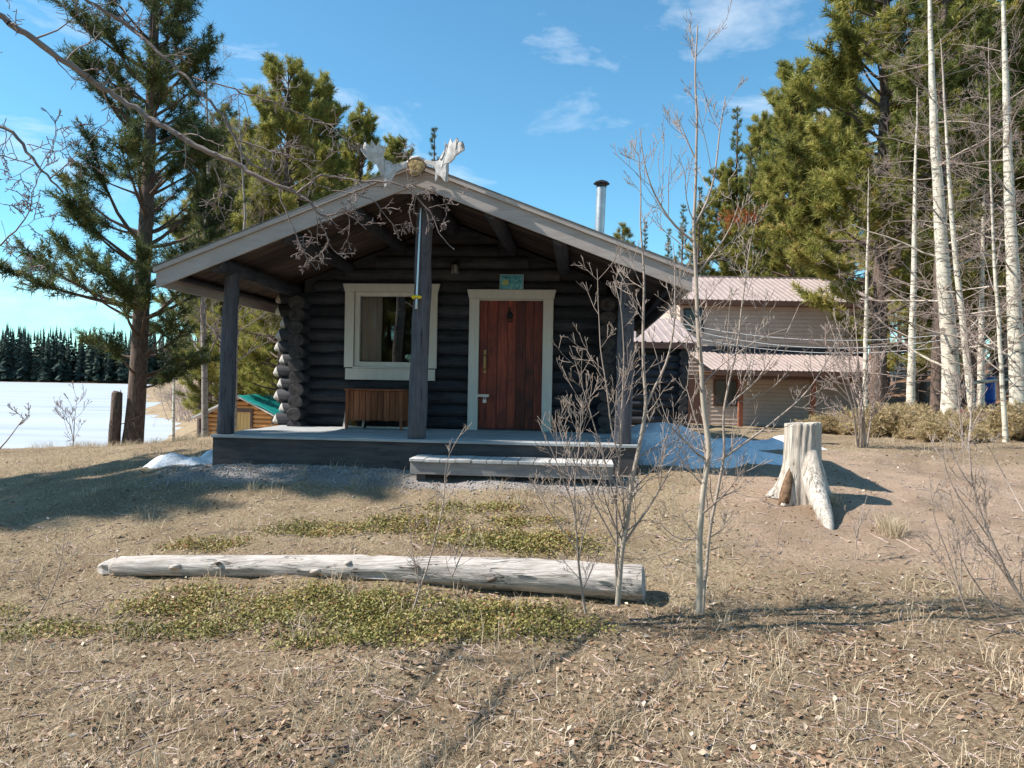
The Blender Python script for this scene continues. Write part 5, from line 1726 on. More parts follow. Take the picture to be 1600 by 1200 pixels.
# rusty dead needles in the patched pine
r_ = np.random.default_rng(55)
c0 = at(1166, 340, 44.0) - Vector(rp_.location)
pos = np.array([[c0.x, c0.y, c0.z]]) / 1.03 + r_.normal(0, 1, (150, 3)) * np.array([[0.62, 0.5, 0.24]])
Mi = Matrix.Rotation(-1.3, 3, 'Z')
pos = np.array([tuple(Mi @ Vector(p)) for p in pos])
V, F, t_ = needles(pos, np.tile(np.array([[0, 0, 1.0]]), (150, 1)), np.full(150, 0.2), r_.uniform(0, 1, 150), r_, 18, 0.9, 0.024)
link('dead_needles', np_mesh('dead_needles', V, F, M['pine_rust'], False, {'tint': t_}), rp_)

# the wood on the right and behind the garage: trunks that look alike
wr = random.Random(12)
WOOD = 'pines standing close in the wood behind the garage'
spots = [(1385, 40), (1404, 52), (1428, 48), (1447, 56), (1470, 44), (1492, 38), (1508, 54), (1528, 42), (1549, 50), (1569, 36), (1592, 46), (1610, 58), (1640, 40), (1360, 62), (1330, 55), (1415, 70), (1460, 75), (1535, 72), (1585, 66), (1680, 52), (1260, 58), (1140, 60), (1040, 62)]
for u, y in spots:
    kk = wr.choice(['sparse', 'sparse2', 'dark', 'sparse2'])
    put_tree(kk, PINES[kk], ux(u, y), y, wr.uniform(0, 6.28), wr.uniform(0.85, 1.1), 'slim pine of the wood behind and right of the garage', WOOD)
# shade tree off to the left and the trees behind the viewer that the window mirrors
put_tree('broad', PINES['broad'], -14.8, 7.35, 1.1, 0.86, 'broad pine on the bank left of the lawn', sz=1.02)
put_tree('dark', PINES['dark'], -19.5, 6.0, 2.1, 1.0, 'tall pine at the far left of the lawn')
MIR = 'pines across the yard from the cabin'
for x, y, kk, s in ((-6.0, -7.6, 'bushy', .8), (-8.2, -8.2, 'bushy', .9), (-10.4, -8.8, 'bushy', .85), (-4.2, -8.4, 'bushy', .75), (-12.8, -8, 'bushy', .9), (-9.5, -10, 'dark', .8), (-7.4, -11.5, 'bushy', 1.0), (-11.4, -11.5, 'bushy', 1.1), (-13.5, -14, 'bushy', 1.2), (-6.2, -13, 'broad', .9), (-12.5, -13, 'broad', 1.0), (-9, -14.5, 'broad', 1.0), (-4.0, -14, 'dark', .9), (-8, -17, 'sparse', 1.0), (-14, -9, 'sparse2', 0.9), (3, -13, 'dark', .9), (8, -16, 'broad', 1.0)):
    put_tree(kk, PINES[kk], x, y, x * 1.7, s, 'pine standing across the yard from the cabin front', MIR)


# -------- bare aspens
def aspen(name, seed, h, r0, mat='aspen', first=0.25, nb=20, blen=0.26, lean=(0, 0), trace=None, levels=2, kids=None, up=0.05, horizontal=False, tip=0.003, wob=0.16):
    r = np.random.default_rng(seed)
    lb = Limbs()
    n = 21
    zs = np.linspace(0, 1, n)
    if trace is None:
        T = np.stack([lean[0] * zs + np.cumsum(r.normal(0, 0.012, n)) * h * 0.06, lean[1] * zs + np.cumsum(r.normal(0, 0.012, n)) * h * 0.06, zs * h - 0.12], -1)
    else:
        tr = np.array([tuple(q) for q in trace], float)
        dseg = np.r_[0, np.cumsum(np.linalg.norm(np.diff(tr, axis=0), axis=1))]; dseg /= dseg[-1]
        T = np.stack([np.interp(zs, dseg, tr[:, k]) for k in range(3)], -1)
        T[1:-1] += r.normal(0, 0.004, (n - 2, 3))
    R = r0 * (1 - zs * 0.9) * (1 + 0.22 * np.exp(-zs * h / 0.25)) + 0.002
    lb.trunk(T, R)
    cfg = dict(TWIG); cfg['kids'] = kids or {2: 6, 1: 5}; cfg['up'] = up; cfg['tip'] = tip; cfg['wob'] = wob
    for b in range(nb):
        t = first + (1 - first) * ((b + r.uniform(0, 1)) / nb)
        t = min(t, 0.995)
        f = t * (n - 1); j = min(int(f), n - 2); w = f - j
        p = T[j] * (1 - w) + T[j + 1] * w
        az = b * 2.4 + r.uniform(-.5, .5)
        el = math.radians(r.uniform(-5, 30) if horizontal else r.uniform(25, 58))
        d = np.array([math.cos(az) * math.cos(el), math.sin(az) * math.cos(el), math.sin(el)])
        L = h * blen * (1.1 - 0.75 * t) * r.uniform(0.6, 1.2)
        grow(lb, r, p, d, L, max(0.003, R[j] * (r.uniform(0.12, 0.24) if horizontal else r.uniform(0.24, 0.38))), levels, cfg)
    return lb.mesh(name, M[mat], (12, 6, 3))


def put_aspen(me, x, y, rz, label, s=1.0, group=None, name='aspen_tree', z=None):
    o = link(name, me, None, (x, y, (g1(x, y) if z is None else z)), (0, 0, rz))
    o.scale = (s, s, s)
    return tag(o, label, 'tree', group)


def traced(seed, px, y, r0, label, mat='aspen', name='aspen_tree', extra=None, **kw):
    """Aspen whose stem follows the points (u, v) seen in the photograph at y metres."""
    P = [at(u, v, y + (dy[0] if dy else 0)) for (u, v, *dy) in px]
    base = P[0].copy(); base.z = min(base.z, g1(base.x, base.y)) if g1(base.x, base.y) < base.z else g1(base.x, base.y)
    T = [Vector((0, 0, -0.1))] + [p - base for p in P[1:]]
    h = (P[-1] - P[0]).length
    me = aspen(name, seed, h, r0, mat, trace=T, **kw)
    o = link(name, me, None, base)
    return tag(o, label, 'tree')


HK = {2: 7, 1: 6}
traced(201, [(1482, 668), (1487, 600), (1482, 520), (1472, 400), (1466, 300), (1462, 239), (1456, 120), (1450, -60)], 16.5, 0.205, 'largest pale aspen trunk on the right, dark scarred', nb=30, blen=0.30, first=0.10, levels=3, kids={3: 4, 2: 4, 1: 4}, horizontal=True, up=0.03, wob=0.2)
traced(202, [(1524, 690), (1517, 620), (1508, 540), (1497, 440), (1488, 350), (1478, 200), (1470, 60)], 15.6, 0.085, 'slender aspen leaning left just right of the largest aspen', nb=26, blen=0.24, first=0.15, levels=2, kids=HK, horizontal=True)
traced(203, [(1592, 690), (1590, 600), (1586, 500), (1580, 380), (1575, 239), (1570, 90), (1566, -60)], 15.2, 0.175, 'thick pale aspen at the right edge of the picture', nb=28, blen=0.30, first=0.12, levels=3, kids={3: 4, 2: 4, 1: 4}, horizontal=True, up=0.03, wob=0.2)
traced(204, [(1572, 672), (1566, 600), (1560, 500), (1553, 400), (1549, 300), (1546, 180), (1545, 60)], 14.0, 0.045, 'thin white aspen between the largest and the right edge aspens', nb=24, blen=0.22, first=0.12, levels=2, kids=HK)
traced(205, [(322, 676), (320, 600), (318, 520), (316, 440), (322, 350), (326, 280), (324, 200), (322, 90)], 19.5, 0.105, 'pale grey aspen growing beside the honey coloured lake shed', 'aspen_old', nb=26, blen=0.24, first=0.30, levels=2, kids=HK)
traced(206, [(366, 640), (368, 560), (372, 440), (384, 340), (378, 260), (372, 150)], 24, 0.09, 'aspen just right of the left porch post, behind the roof', 'aspen_old', nb=26, blen=0.26, first=0.3, levels=2, kids=HK)
# aspens whose twigs fill the right side
AS1 = aspen('aspen_tree', 221, 9.5, 0.12, 'aspen', 0.16, 26, 0.28, levels=3, kids={3: 4, 2: 4, 1: 4}, horizontal=True, wob=0.22)
AS2 = aspen('aspen_tree', 222, 8.0, 0.09, 'aspen', 0.18, 24, 0.28, levels=3, kids={3: 4, 2: 4, 1: 4}, horizontal=True, wob=0.22)
put_aspen(AS1, ux(1424, 20), 20, 1.0, 'bare twiggy aspen standing before the right golden pine')
put_aspen(AS2, ux(1352, 21.5), 21.5, 2.0, 'bare twiggy aspen at the right end of the garage porch', 0.98)
put_aspen(AS1, ux(1532, 22), 22, 4.0, 'bare aspen behind the slender leaning aspen', 0.95)
put_aspen(AS2, ux(1630, 17), 17, 3.2, 'bare aspen just past the right edge', 1.0)
put_aspen(AS2, ux(272, 40), 40, 0.3, 'distant bare aspen over the lake shore behind the shore pine', 1.0)


# snag by the shore pine
def snag():
    c = at(178, 694, 15.8)
    root = thing('dead_snag', (c.x, c.y, g1(c.x, c.y)), 0, 'short broken dead trunk beside the leaning shore pine', 'snag')
    H = at(182, 612, 15.8).z - g1(c.x, c.y)
    mb = MB().tube([(0, 0, -0.1), (0.01, 0, H * .3), (0.035, 0, H * .6), (0.05, 0, H * .97), (0.055, 0.01, H)], [0.125, 0.118, 0.112, 0.108, 0.085], 14, True, None, 0.05, random.Random(3))
    o = mb.build('trunk', M['pine_bark'], root, smooth=True)
    mb = MB().tube([(0.11, 0, H * .90), (0.125, 0.01, H + .05)], [0.03, 0.006], 7, True, None, 0.2, random.Random(4)); mb.build('splinter', M['stump'], root)


snag()


# -------- foreground saplings, followed stem by stem
def clump(name, seed, y0, stems, label, mat='aspen_young', twigs=(0.5, 0.35), cat='sapling', tip=0.0016, buds=True):
    """stems: list of (pixels, radius at the foot, twig count); pixels carry an optional depth offset."""
    r = np.random.default_rng(seed)
    b = at(stems[0][0][0][0], stems[0][0][0][1], y0)
    base = Vector((b.x, b.y, g1(b.x, b.y)))
    lb = Limbs()
    cfg = dict(TWIG); cfg['kids'] = {2: 4, 1: 3}; cfg['wob'] = 0.14; cfg['up'] = 0.10; cfg['tip'] = tip; cfg['ang'] = (25, 55)
    for px, r0, nt, *lv in stems:
        P = np.array([tuple(at(q[0], q[1], y0 + (q[2] if len(q) > 2 else 0)) - base) for q in px], float)
        ds = np.r_[0, np.cumsum(np.linalg.norm(np.diff(P, axis=0), axis=1))]
        Lt = ds[-1]; n = max(6, int(Lt / 0.07))
        q = np.linspace(0, Lt, n)
        T = np.stack([np.interp(q, ds, P[:, k]) for k in range(3)], -1)
        T[1:-1] += r.normal(0, 0.0035, (n - 2, 3))
        # soften the corners
        for _ in range(2): T[1:-1] = T[1:-1] * 0.5 + (T[:-2] + T[2:]) * 0.25
        R = r0 * (1 - 0.85 * np.linspace(0, 1, n)) + 0.001
        lb.trunk(T, R)
        for k in range(int(nt * 1.0 + 0.5)):
            t = r.uniform(0.12, 1.0); j = min(int(t * (n - 1)), n - 2)
            dl = unit(T[j + 1] - T[j]); sd = unit(np.cross(dl, rvec(r)))
            a = math.radians(r.uniform(28, 58))
            d = dl * math.cos(a) + sd * math.sin(a)
            grow(lb, r, T[j], d, twigs[0] * r.uniform(0.3, 1.0) * (1.1 - 0.6 * t) + 0.05, max(tip, R[j] * 0.4), lv[0] if lv else 2, cfg)
    o = link(name, lb.mesh(name, M[mat], (12, 8, 4)), None, base)
    return tag(o, label, cat)


S1 = [
    ([(965, 946), (968, 905), (973, 860), (982, 800), (988, 750), (996, 715), (1004, 668), (1010, 636), (1006, 592), (1005, 542), (1005, 500), (1007, 450), (1003, 390), (1001, 330), (1000, 268)], 0.018, 16),
    ([(966, 930), (962, 890), (965, 840), (962, 780), (968, 720), (972, 640), (975, 560), (970, 480, -.1), (958, 430, -.1)], 0.009, 12),
    ([(1011, 632), (1022, 605), (1036, 583), (1048, 545), (1054, 505), (1055, 455), (1056, 424), (1052, 380)], 0.0085, 8),
    ([(975, 850), (990, 825), (1012, 795), (1036, 758), (1058, 715), (1075, 668, .2), (1085, 640, .2)], 0.008, 6),
    ([(972, 870), (952, 830), (930, 790), (908, 750), (893, 710), (880, 670), (870, 640)], 0.006, 9),
    ([(978, 840), (968, 805), (955, 760), (940, 700), (925, 650), (908, 600), (898, 560), (890, 540)], 0.006, 10),
    ([(980, 830), (1000, 812), (1020, 806), (1034, 830, -.1)], 0.004, 3),
    ([(985, 770), (1010, 742), (1040, 715), (1062, 685)], 0.004, 4),
    ([(968, 720), (955, 670), (948, 610), (940, 560), (934, 480), (933, 420)], 0.005, 9),
]
clump('aspen_sapling', 301, 5.0, S1, 'multi stemmed bare aspen sapling growing before the right end of the log')
S1b = [
    ([(915, 958), (908, 920), (903, 880), (901, 830), (897, 790), (878, 745), (862, 700), (848, 675), (840, 655)], 0.008, 12),
    ([(902, 860), (880, 830), (855, 800), (842, 770), (838, 740)], 0.004, 7),
    ([(904, 880), (910, 840), (920, 800), (935, 760), (945, 725), (965, 690)], 0.005, 8),
    ([(900, 815), (898, 770), (900, 720), (910, 680), (905, 640), (915, 610)], 0.005, 8),
]
clump('aspen_sapling', 302, 4.9, S1b, 'small twiggy bare sapling left of the multi stemmed aspen sapling', twigs=(0.34, 0.3))
S2 = [
    ([(1092, 957), (1094, 910), (1092, 836), (1096, 790), (1102, 747), (1110, 703), (1104, 665), (1099, 640), (1097, 605), (1095, 555), (1091, 505), (1088, 430), (1085, 380), (1084, 340), (1087, 290), (1087, 240), (1088, 170), (1086, 100), (1090, 40)], 0.022, 20),
    ([(1085, 378), (1058, 357), (1032, 322), (1015, 288), (1004, 250), (1000, 200)], 0.008, 7),
    ([(1086, 350), (1104, 318), (1116, 282), (1122, 240), (1126, 190), (1134, 150)], 0.008, 7),
    ([(1092, 425), (1115, 395), (1135, 372), (1148, 345), (1155, 315)], 0.006, 5),
    ([(1088, 250), (1075, 225), (1062, 190)], 0.005, 3),
    ([(1098, 600), (1130, 565), (1165, 545), (1200, 520), (1235, 512)], 0.004, 5),
    ([(1096, 835), (1075, 850), (1058, 845), (1040, 832), (1030, 815)], 0.005, 4),
    ([(1100, 760), (1080, 740), (1065, 722), (1052, 700)], 0.005, 3),
]
clump('aspen_sapling', 303, 4.8, S2, 'tallest slim bare aspen sapling before the right end of the cabin', twigs=(0.55, 0.35))
S3 = [
    ([(1098, 958), (1101, 910), (1109, 835), (1114, 795), (1122, 770), (1125, 742), (1134, 705), (1128, 650), (1133, 625), (1141, 592), (1150, 555), (1157, 505), (1162, 460), (1166, 430), (1172, 380), (1185, 330)], 0.012, 16),
    ([(1127, 718), (1152, 700), (1177, 683), (1217, 652), (1250, 625), (1272, 598), (1296, 560), (1312, 520)], 0.008, 10),
    ([(1118, 780), (1145, 772), (1170, 755), (1185, 740)], 0.004, 4),
    ([(1110, 860), (1140, 850), (1165, 838)], 0.003, 3),
    ([(1131, 640), (1150, 620), (1180, 600), (1205, 560), (1230, 520), (1252, 470)], 0.006, 7),
]
clump('aspen_sapling', 304, 4.95, S3, 'bare sapling beside the tallest one, with a long branch reaching right')
S4 = [
    ([(1625, 985), (1598, 940), (1570, 890), (1548, 845), (1532, 800), (1520, 760), (1516, 720), (1512, 690), (1518, 660), (1534, 640)], 0.011, 9),
    ([(1612, 965), (1590, 930), (1560, 880), (1535, 850), (1515, 825), (1500, 790), (1492, 760)], 0.006, 8),
    ([(1520, 760), (1500, 735), (1490, 712)], 0.004, 3),
    ([(1548, 845), (1520, 800), (1490, 770), (1470, 700)], 0.004, 6),
    ([(1600, 800, -.2), (1570, 745), (1555, 715), (1540, 690)], 0.005, 3),
]
clump('aspen_sapling', 305, 4.5, S4, 'bare sapling leaning in at the lower right corner', twigs=(0.4, 0.3))
S5 = [
    ([(1515, 965), (1500, 925), (1487, 880), (1474, 845), (1458, 810), (1455, 775), (1452, 745)], 0.006, 8),
    ([(1500, 925), (1505, 880), (1500, 845), (1485, 800)], 0.004, 5),
    ([(1560, 962), (1535, 925), (1510, 890), (1492, 850), (1486, 820)], 0.005, 6),
]
clump('aspen_sapling', 306, 4.7, S5, 'low thin twiggy sapling right of the bare dirt in the foreground', twigs=(0.3, 0.25))
S6 = [([(646, 952), (655, 920), (668, 885), (680, 840), (690, 800), (695, 770), (693, 740), (700, 710), (712, 690), (728, 664)], 0.0055, 9),
      ([(655, 920), (645, 870), (640, 820), (636, 780)], 0.003, 4), ([(706, 902), (718, 870), (730, 845), (738, 820)], 0.004, 4)]
clump('aspen_sapling', 307, 4.9, S6, 'slender twig sapling rising in front of the middle of the log', twigs=(0.26, 0.2))
S7 = [([(62, 958), (78, 930), (90, 900), (100, 865), (98, 845), (102, 825)], 0.004, 5)]
clump('aspen_sapling', 308, 4.9, S7, 'thin dark twig sapling at the lower left', twigs=(0.2, 0.2))
S8 = [([(-12, 712), (12, 692), (26, 672), (38, 652)], 0.004, 0), ([(30, 664), (44, 649), (46, 644)], 0.003, 2), ([(36, 655), (34, 645)], 0.002, 1)]
S8o = clump('twig', 309, 3.6, S8, 'single budded twig poking in at the left edge', twigs=(0.06, 0.05), cat='twig')
S9 = [([(1192, 880), (1196, 850), (1199, 820), (1204, 790)], 0.003, 4), ([(1336, 870), (1340, 830), (1350, 790), (1358, 765)], 0.0035, 5), ([(1338, 840), (1330, 800)], 0.002, 2)]
clump('aspen_sapling', 310, 6.0, S9[1:], 'tiny bare seedling on the dirt in front of the stump', twigs=(0.2, 0.2))
# multi stemmed bush before the garage and the pair of stems by the junipers
r9 = random.Random(9)
S10 = []
for k in range(11):
    u0 = 1348 + r9.uniform(-8, 8); tip_u = 1348 + r9.uniform(-70, 80); tv = r9.uniform(455, 600)
    S10.append(([(u0, 702), (u0 + (tip_u - u0) * .15, 640, r9.uniform(-.3, .3)), (u0 + (tip_u - u0) * .5, (640 + tv) / 2, r9.uniform(-.5, .5)), (tip_u, tv, r9.uniform(-.7, .7))], r9.uniform(0.010, 0.018), 3))
clump('aspen_sapling', 311, 12.0, S10, 'pale multi stemmed bare bush behind the stump, before the garage', 'aspen', twigs=(0.9, 0.5), tip=0.004)
S11 = [([(1512, 705), (1517, 660), (1519, 600), (1512, 540), (1507, 480)], 0.02, 12), ([(1506, 703), (1500, 650), (1496, 600), (1490, 550)], 0.013, 10)]
clump('aspen_sapling', 312, 12.2, S11, 'pair of thin stems growing out of the tan junipers', 'aspen', twigs=(0.7, 0.5), tip=0.004)
S12 = [([(114, 700), (116, 665), (118, 640), (121, 622)], 0.012, 9), ([(115, 690), (108, 655), (106, 640)], 0.007, 5)]
clump('aspen_sapling', 313, 15.5, S12, 'little bare sapling on the bank left of the dead snag', 'aspen', twigs=(0.7, 0.4), tip=0.004)


# -------- old aspen off to the left whose limbs hang into the picture
def overhang():
    r = np.random.default_rng(77)
    base = Vector((-4.9, 1.55, 0)); base.z = g1(base.x, base.y)
    lb = Limbs()
    b3 = np.array(tuple(base))
    T = np.array([(0, 0, -0.1), (0.02, 0, 1.2), (-0.03, 0.05, 2.5), (0.05, 0, 3.6), (0.0, -0.05, 4.8), (-0.1, 0, 6.0), (-0.05, 0.1, 7.5)])
    lb.trunk(T, np.array([0.16, 0.14, 0.13, 0.12, 0.10, 0.08, 0.05]))
    cfg = dict(TWIG); cfg['kids'] = {2: 4, 1: 3}; cfg['wob'] = 0.30; cfg['up'] = -0.02; cfg['tip'] = 0.0022; cfg['ang'] = (35, 80)

    def limb(px, y0, r0, r1, nt, tw=0.35, lv=2, start=None):
        P = [np.array(tuple(at(q[0], q[1], y0 + (q[2] if len(q) > 2 else 0)))) - b3 for q in px]
        if start is not None: P = [np.array(s_, float) for s_ in start] + P
        P = np.array(P)
        ds = np.r_[0, np.cumsum(np.linalg.norm(np.diff(P, axis=0), axis=1))]
        n = max(6, int(ds[-1] / 0.045)); q = np.linspace(0, ds[-1], n)
        TT = np.stack([np.interp(q, ds, P[:, k]) for k in range(3)], -1)
        for _ in range(2): TT[1:-1] = TT[1:-1] * .5 + (TT[:-2] + TT[2:]) * .25
        TT[1:-1] += r.normal(0, 0.005, (n - 2, 3))
        R = 0.46 * np.interp(q, ds, np.linspace(r0, r1, len(ds)))
        R *= r.uniform(0.93, 1.1, n)
        lb.trunk(TT, R)
        for k in range(nt):
            t = r.uniform(0.25 if start is None else 0.5, 1.0); j = min(int(t * (n - 1)), n - 2)
            dl = unit(TT[j + 1] - TT[j]); sd = unit(np.cross(dl, rvec(r)))
            a = math.radians(r.uniform(35, 75))
            grow(lb, r, TT[j], dl * math.cos(a) + sd * math.sin(a), tw * r.uniform(0.3, 1.0), max(0.0025, R[j] * 0.33), lv, cfg)

    z3 = lambda u, v: (240 + u / 4.0, 230 + v / 4.0)
    z4 = lambda u, v: (560 + u / 4.0, 230 + v / 4.0)
    limb([(180, 150), (260, 200), (327, 238)] + [z3(*q) for q in ((450, 80), (530, 110), (640, 180), (740, 215), (820, 262), (900, 290), (960, 322))], 4.6, 0.045, 0.021, 14, 0.42, 2, start=[(0.0, 0.0, 4.2), (0.25, 0.9, 4.5), (0.6, 2.0, 4.6)])
    limb([z3(*q) for q in ((960, 322), (1010, 385), (1035, 440), (1110, 430), (1190, 390), (1240, 440), (1290, 480), (1330, 515))], 4.6, 0.016, 0.006, 9, 0.2)
    limb([z3(*q) for q in ((895, 290), (950, 240), (1010, 190), (1120, 168), (1180, 200), (1290, 216), (1420, 212), (1540, 220), (1590, 250))] + [z4(*q) for q in ((340, 300), (390, 340), (440, 378), (465, 440), (510, 540), (550, 610), (600, 640))], 4.55, 0.017, 0.0045, 9, 0.17)
    limb([z3(*q) for q in ((790, 240), (770, 300), (820, 390), (870, 500), (920, 600), (950, 690), (1000, 712), (1020, 770))], 4.5, 0.012, 0.004, 8, 0.15)
    limb([z3(*q) for q in ((1035, 440), (1060, 540), (1090, 600), (1130, 660), (1200, 700))], 4.62, 0.009, 0.0035, 5, 0.13)
    limb([z3(*q) for q in ((1090, 600), (1065, 670), (1010, 690), (955, 692))], 4.62, 0.006, 0.003, 4, 0.1)
    limb([z3(*q) for q in ((1110, 270), (1260, 290), (1400, 335), (1415, 400), (1480, 490), (1540, 500), (1595, 475))], 4.5, 0.008, 0.003, 8, 0.14)
    limb([z4(*q) for q in ((350, 290), (322, 380), (320, 470), (345, 510))], 4.55, 0.006, 0.003, 4, 0.1)
    limb([z4(*q) for q in ((440, 380), (540, 368), (620, 320), (690, 250))], 4.55, 0.005, 0.003, 4, 0.1)
    limb([z4(*q) for q in ((535, 280), (520, 370), (560, 422), (590, 432), (510, 500))], 4.5, 0.004, 0.0025, 3, 0.08)
    limb([z4(*q) for q in ((330, 290), (290, 180), (320, 60), (345, -20))], 4.5, 0.004, 0.003, 3, 0.15)
    limb([z4(*q) for q in ((360, 300), (430, 290), (475, 245))], 4.5, 0.004, 0.0025, 3, 0.1)
    # upper tangle
    limb([(200, 40), (280, 110), (350, 180), (372, 232), (395, 262)] + [z3(*q) for q in ((740, 150), (700, 80), (590, 45))], 4.4, 0.022, 0.007, 10, 0.35, 2, start=[(0.05, 0, 4.9)])
    limb([(372, 220), (430, 236), (455, 252), (470, 245), (500, 252)], 4.5, 0.012, 0.005, 7, 0.28)
    limb([(300, 120), (400, 150), (500, 190), (560, 235)], 4.7, 0.012, 0.005, 9, 0.35)
    limb([(335, 262), (350, 290), (340, 320), (352, 345)], 4.7, 0.007, 0.003, 6, 0.22)
    # dark limbs in the upper left corner
    limb([(-60, 170), (20, 205), (45, 240), (58, 258), (78, 279), (98, 300)], 4.3, 0.026, 0.012, 4, 0.3, 2, start=[(0.1, -0.1, 3.9)])
    limb([(78, 279), (92, 266), (106, 255), (130, 235), (160, 200)], 4.3, 0.010, 0.004, 5, 0.25)
    limb([(-40, 232), (8, 246), (30, 253), (52, 258)], 4.3, 0.008, 0.008, 3, 0.2)
    limb([(54, 258), (40, 268), (22, 274), (-10, 284)], 4.3, 0.006, 0.003, 4, 0.2)
    limb([(-30, 405), (10, 375), (32, 355), (42, 330), (50, 312), (55, 295), (62, 262), (78, 235), (90, 200)], 4.0, 0.011, 0.0035, 8, 0.26)
    limb([(32, 355), (55, 345), (78, 334), (90, 328)], 4.0, 0.004, 0.002, 5, 0.12)
    limb([(-20, 312), (8, 320), (32, 322), (45, 312)], 4.0, 0.004, 0.002, 4, 0.12)
    limb([(30, 362), (42, 400), (58, 425), (75, 440)], 4.0, 0.003, 0.002, 4, 0.1)
    limb([(2, 345), (14, 390), (18, 420)], 4.0, 0.003, 0.002, 3, 0.1)
    o = link('aspen_tree', lb.mesh('aspen_tree', M['aspen_old'], (12, 7, 4)), None, base)
    tag(o, 'old grey aspen whose crooked bare limbs hang before the left roof slope', 'tree')


overhang()


# -------- willow thickets on the far shore slope
def bush(name, seed, n, h, spread, mat):
    r = np.random.default_rng(seed)
    lb = Limbs()
    cfg = dict(TWIG); cfg['kids'] = {2: 4, 1: 3}; cfg['up'] = 0.08; cfg['tip'] = 0.006; cfg['wob'] = 0.16
    for k in range(n):
        a = r.uniform(0, 6.28); el = math.radians(r.uniform(50, 88))
        d = np.array([math.cos(a) * math.cos(el), math.sin(a) * math.cos(el), math.sin(el)])
        p = np.array([r.normal(0, spread * .3), r.normal(0, spread * .3), -0.1])
        grow(lb, r, p, d, h * r.uniform(0.5, 1.0), 0.016, 2, cfg)
    return lb.mesh(name, M[mat], (6, 4, 3))


WB = [bush('willow_bush', 401, 46, 2.6, 2.2, 'willow'), bush('willow_bush', 402, 40, 2.0, 2.6, 'willow')]
wr2 = random.Random(4)
for i, (u, y) in enumerate([(300, 62), (288, 78), (382, 58), (412, 54), (350, 70), (436, 60), (272, 96), (398, 76), (330, 90), (425, 84), (312, 50), (286, 110), (470, 66), (300, 130), (360, 110), (420, 120)]):
    x = ux(u, y)
    o = link('willow_bush', WB[i % 2], None, (x, y, g1(x, y)), (0, 0, wr2.uniform(0, 6)))
    s = wr2.uniform(0.9, 1.3); o.scale = (s * 1.2, s * 1.2, s)
    tag(o, 'pinkish bare willow bush on the slope behind the lake shed', 'bush', 'willow thicket behind the lake shed')


# -------- tan junipers
def juniper(seed, rx, ry, h):
    r = np.random.default_rng(seed)
    lb = Limbs(); tp, td, ts, tt = [], [], [], []
    for k in range(130):
        a = r.uniform(0, 6.28); rr = math.sqrt(r.uniform(0, 1))
        tipp = np.array([rx * rr * math.cos(a), ry * rr * math.sin(a), h * (1 - 0.75 * rr ** 2.2) * r.uniform(0.75, 1.15)])
        p0 = np.array([tipp[0] * 0.35, tipp[1] * 0.35, -0.05])
        mid = (p0 + tipp) / 2 + np.array([0, 0, 0.1 * h])
        lb.add(np.stack([p0, mid, tipp]), np.array([0.010, 0.007, 0.004]))
        for c in range(16):
            g = r.uniform(0.3, 1.05)
            q = p0 * (1 - g) ** 2 + 2 * mid * g * (1 - g) + tipp * g * g
            tp.append(q + r.normal(0, 0.06, 3)); td.append(unit(tipp - p0 + rvec(r) * 0.4)); ts.append(r.uniform(0.07, 0.14)); tt.append(np.clip(r.normal(0.52, 0.22), 0, 1))
    V, F, t_ = needles(np.array(tp), np.array(td), np.array(ts), np.array(tt), r, 11, 0.7, 0.024)
    return lb.mesh('juniper_stems', M['willow'], (5, 4, 3)), np_mesh('juniper_foliage', V, F, M['juniper'], False, {'tint': t_})


JN = [juniper(501, 1.25, 0.9, 0.62), juniper(502, 1.05, 0.95, 0.72)]
jl = ['tan juniper mound nearest the garage post, behind the stump', 'tan juniper mound behind the pale multi stemmed bush', 'tan juniper mound before the large aspen', 'broad tan juniper mound under the grey teal boat', 'tan juniper mound below the red canoe', 'tan juniper mound at the right edge of the picture', 'tan juniper mound in the back row by the garage corner', 'tan juniper mound in the back row before the blue barrel', 'low tan juniper mound in front of the largest aspen']
for i, ((u, y, s), lab) in enumerate(zip([(1318, 17.2, 0.95), (1392, 15.6, 1.0), (1450, 15.4, 1.05), (1418, 17.4, 1.05), (1522, 15.4, 1.0), (1596, 14.8, 1.05), (1362, 18.6, 0.9), (1540, 17.0, 0.95), (1484, 14.2, 0.85)], jl)):
    x = ux(u, y)
    put_tree('j', JN[i % 2], x, y, i * 1.3, s, lab, 'tan junipers before the wood', 'juniper_shrub', 'shrub', ('stems', 'foliage'), sz=s * 0.84)


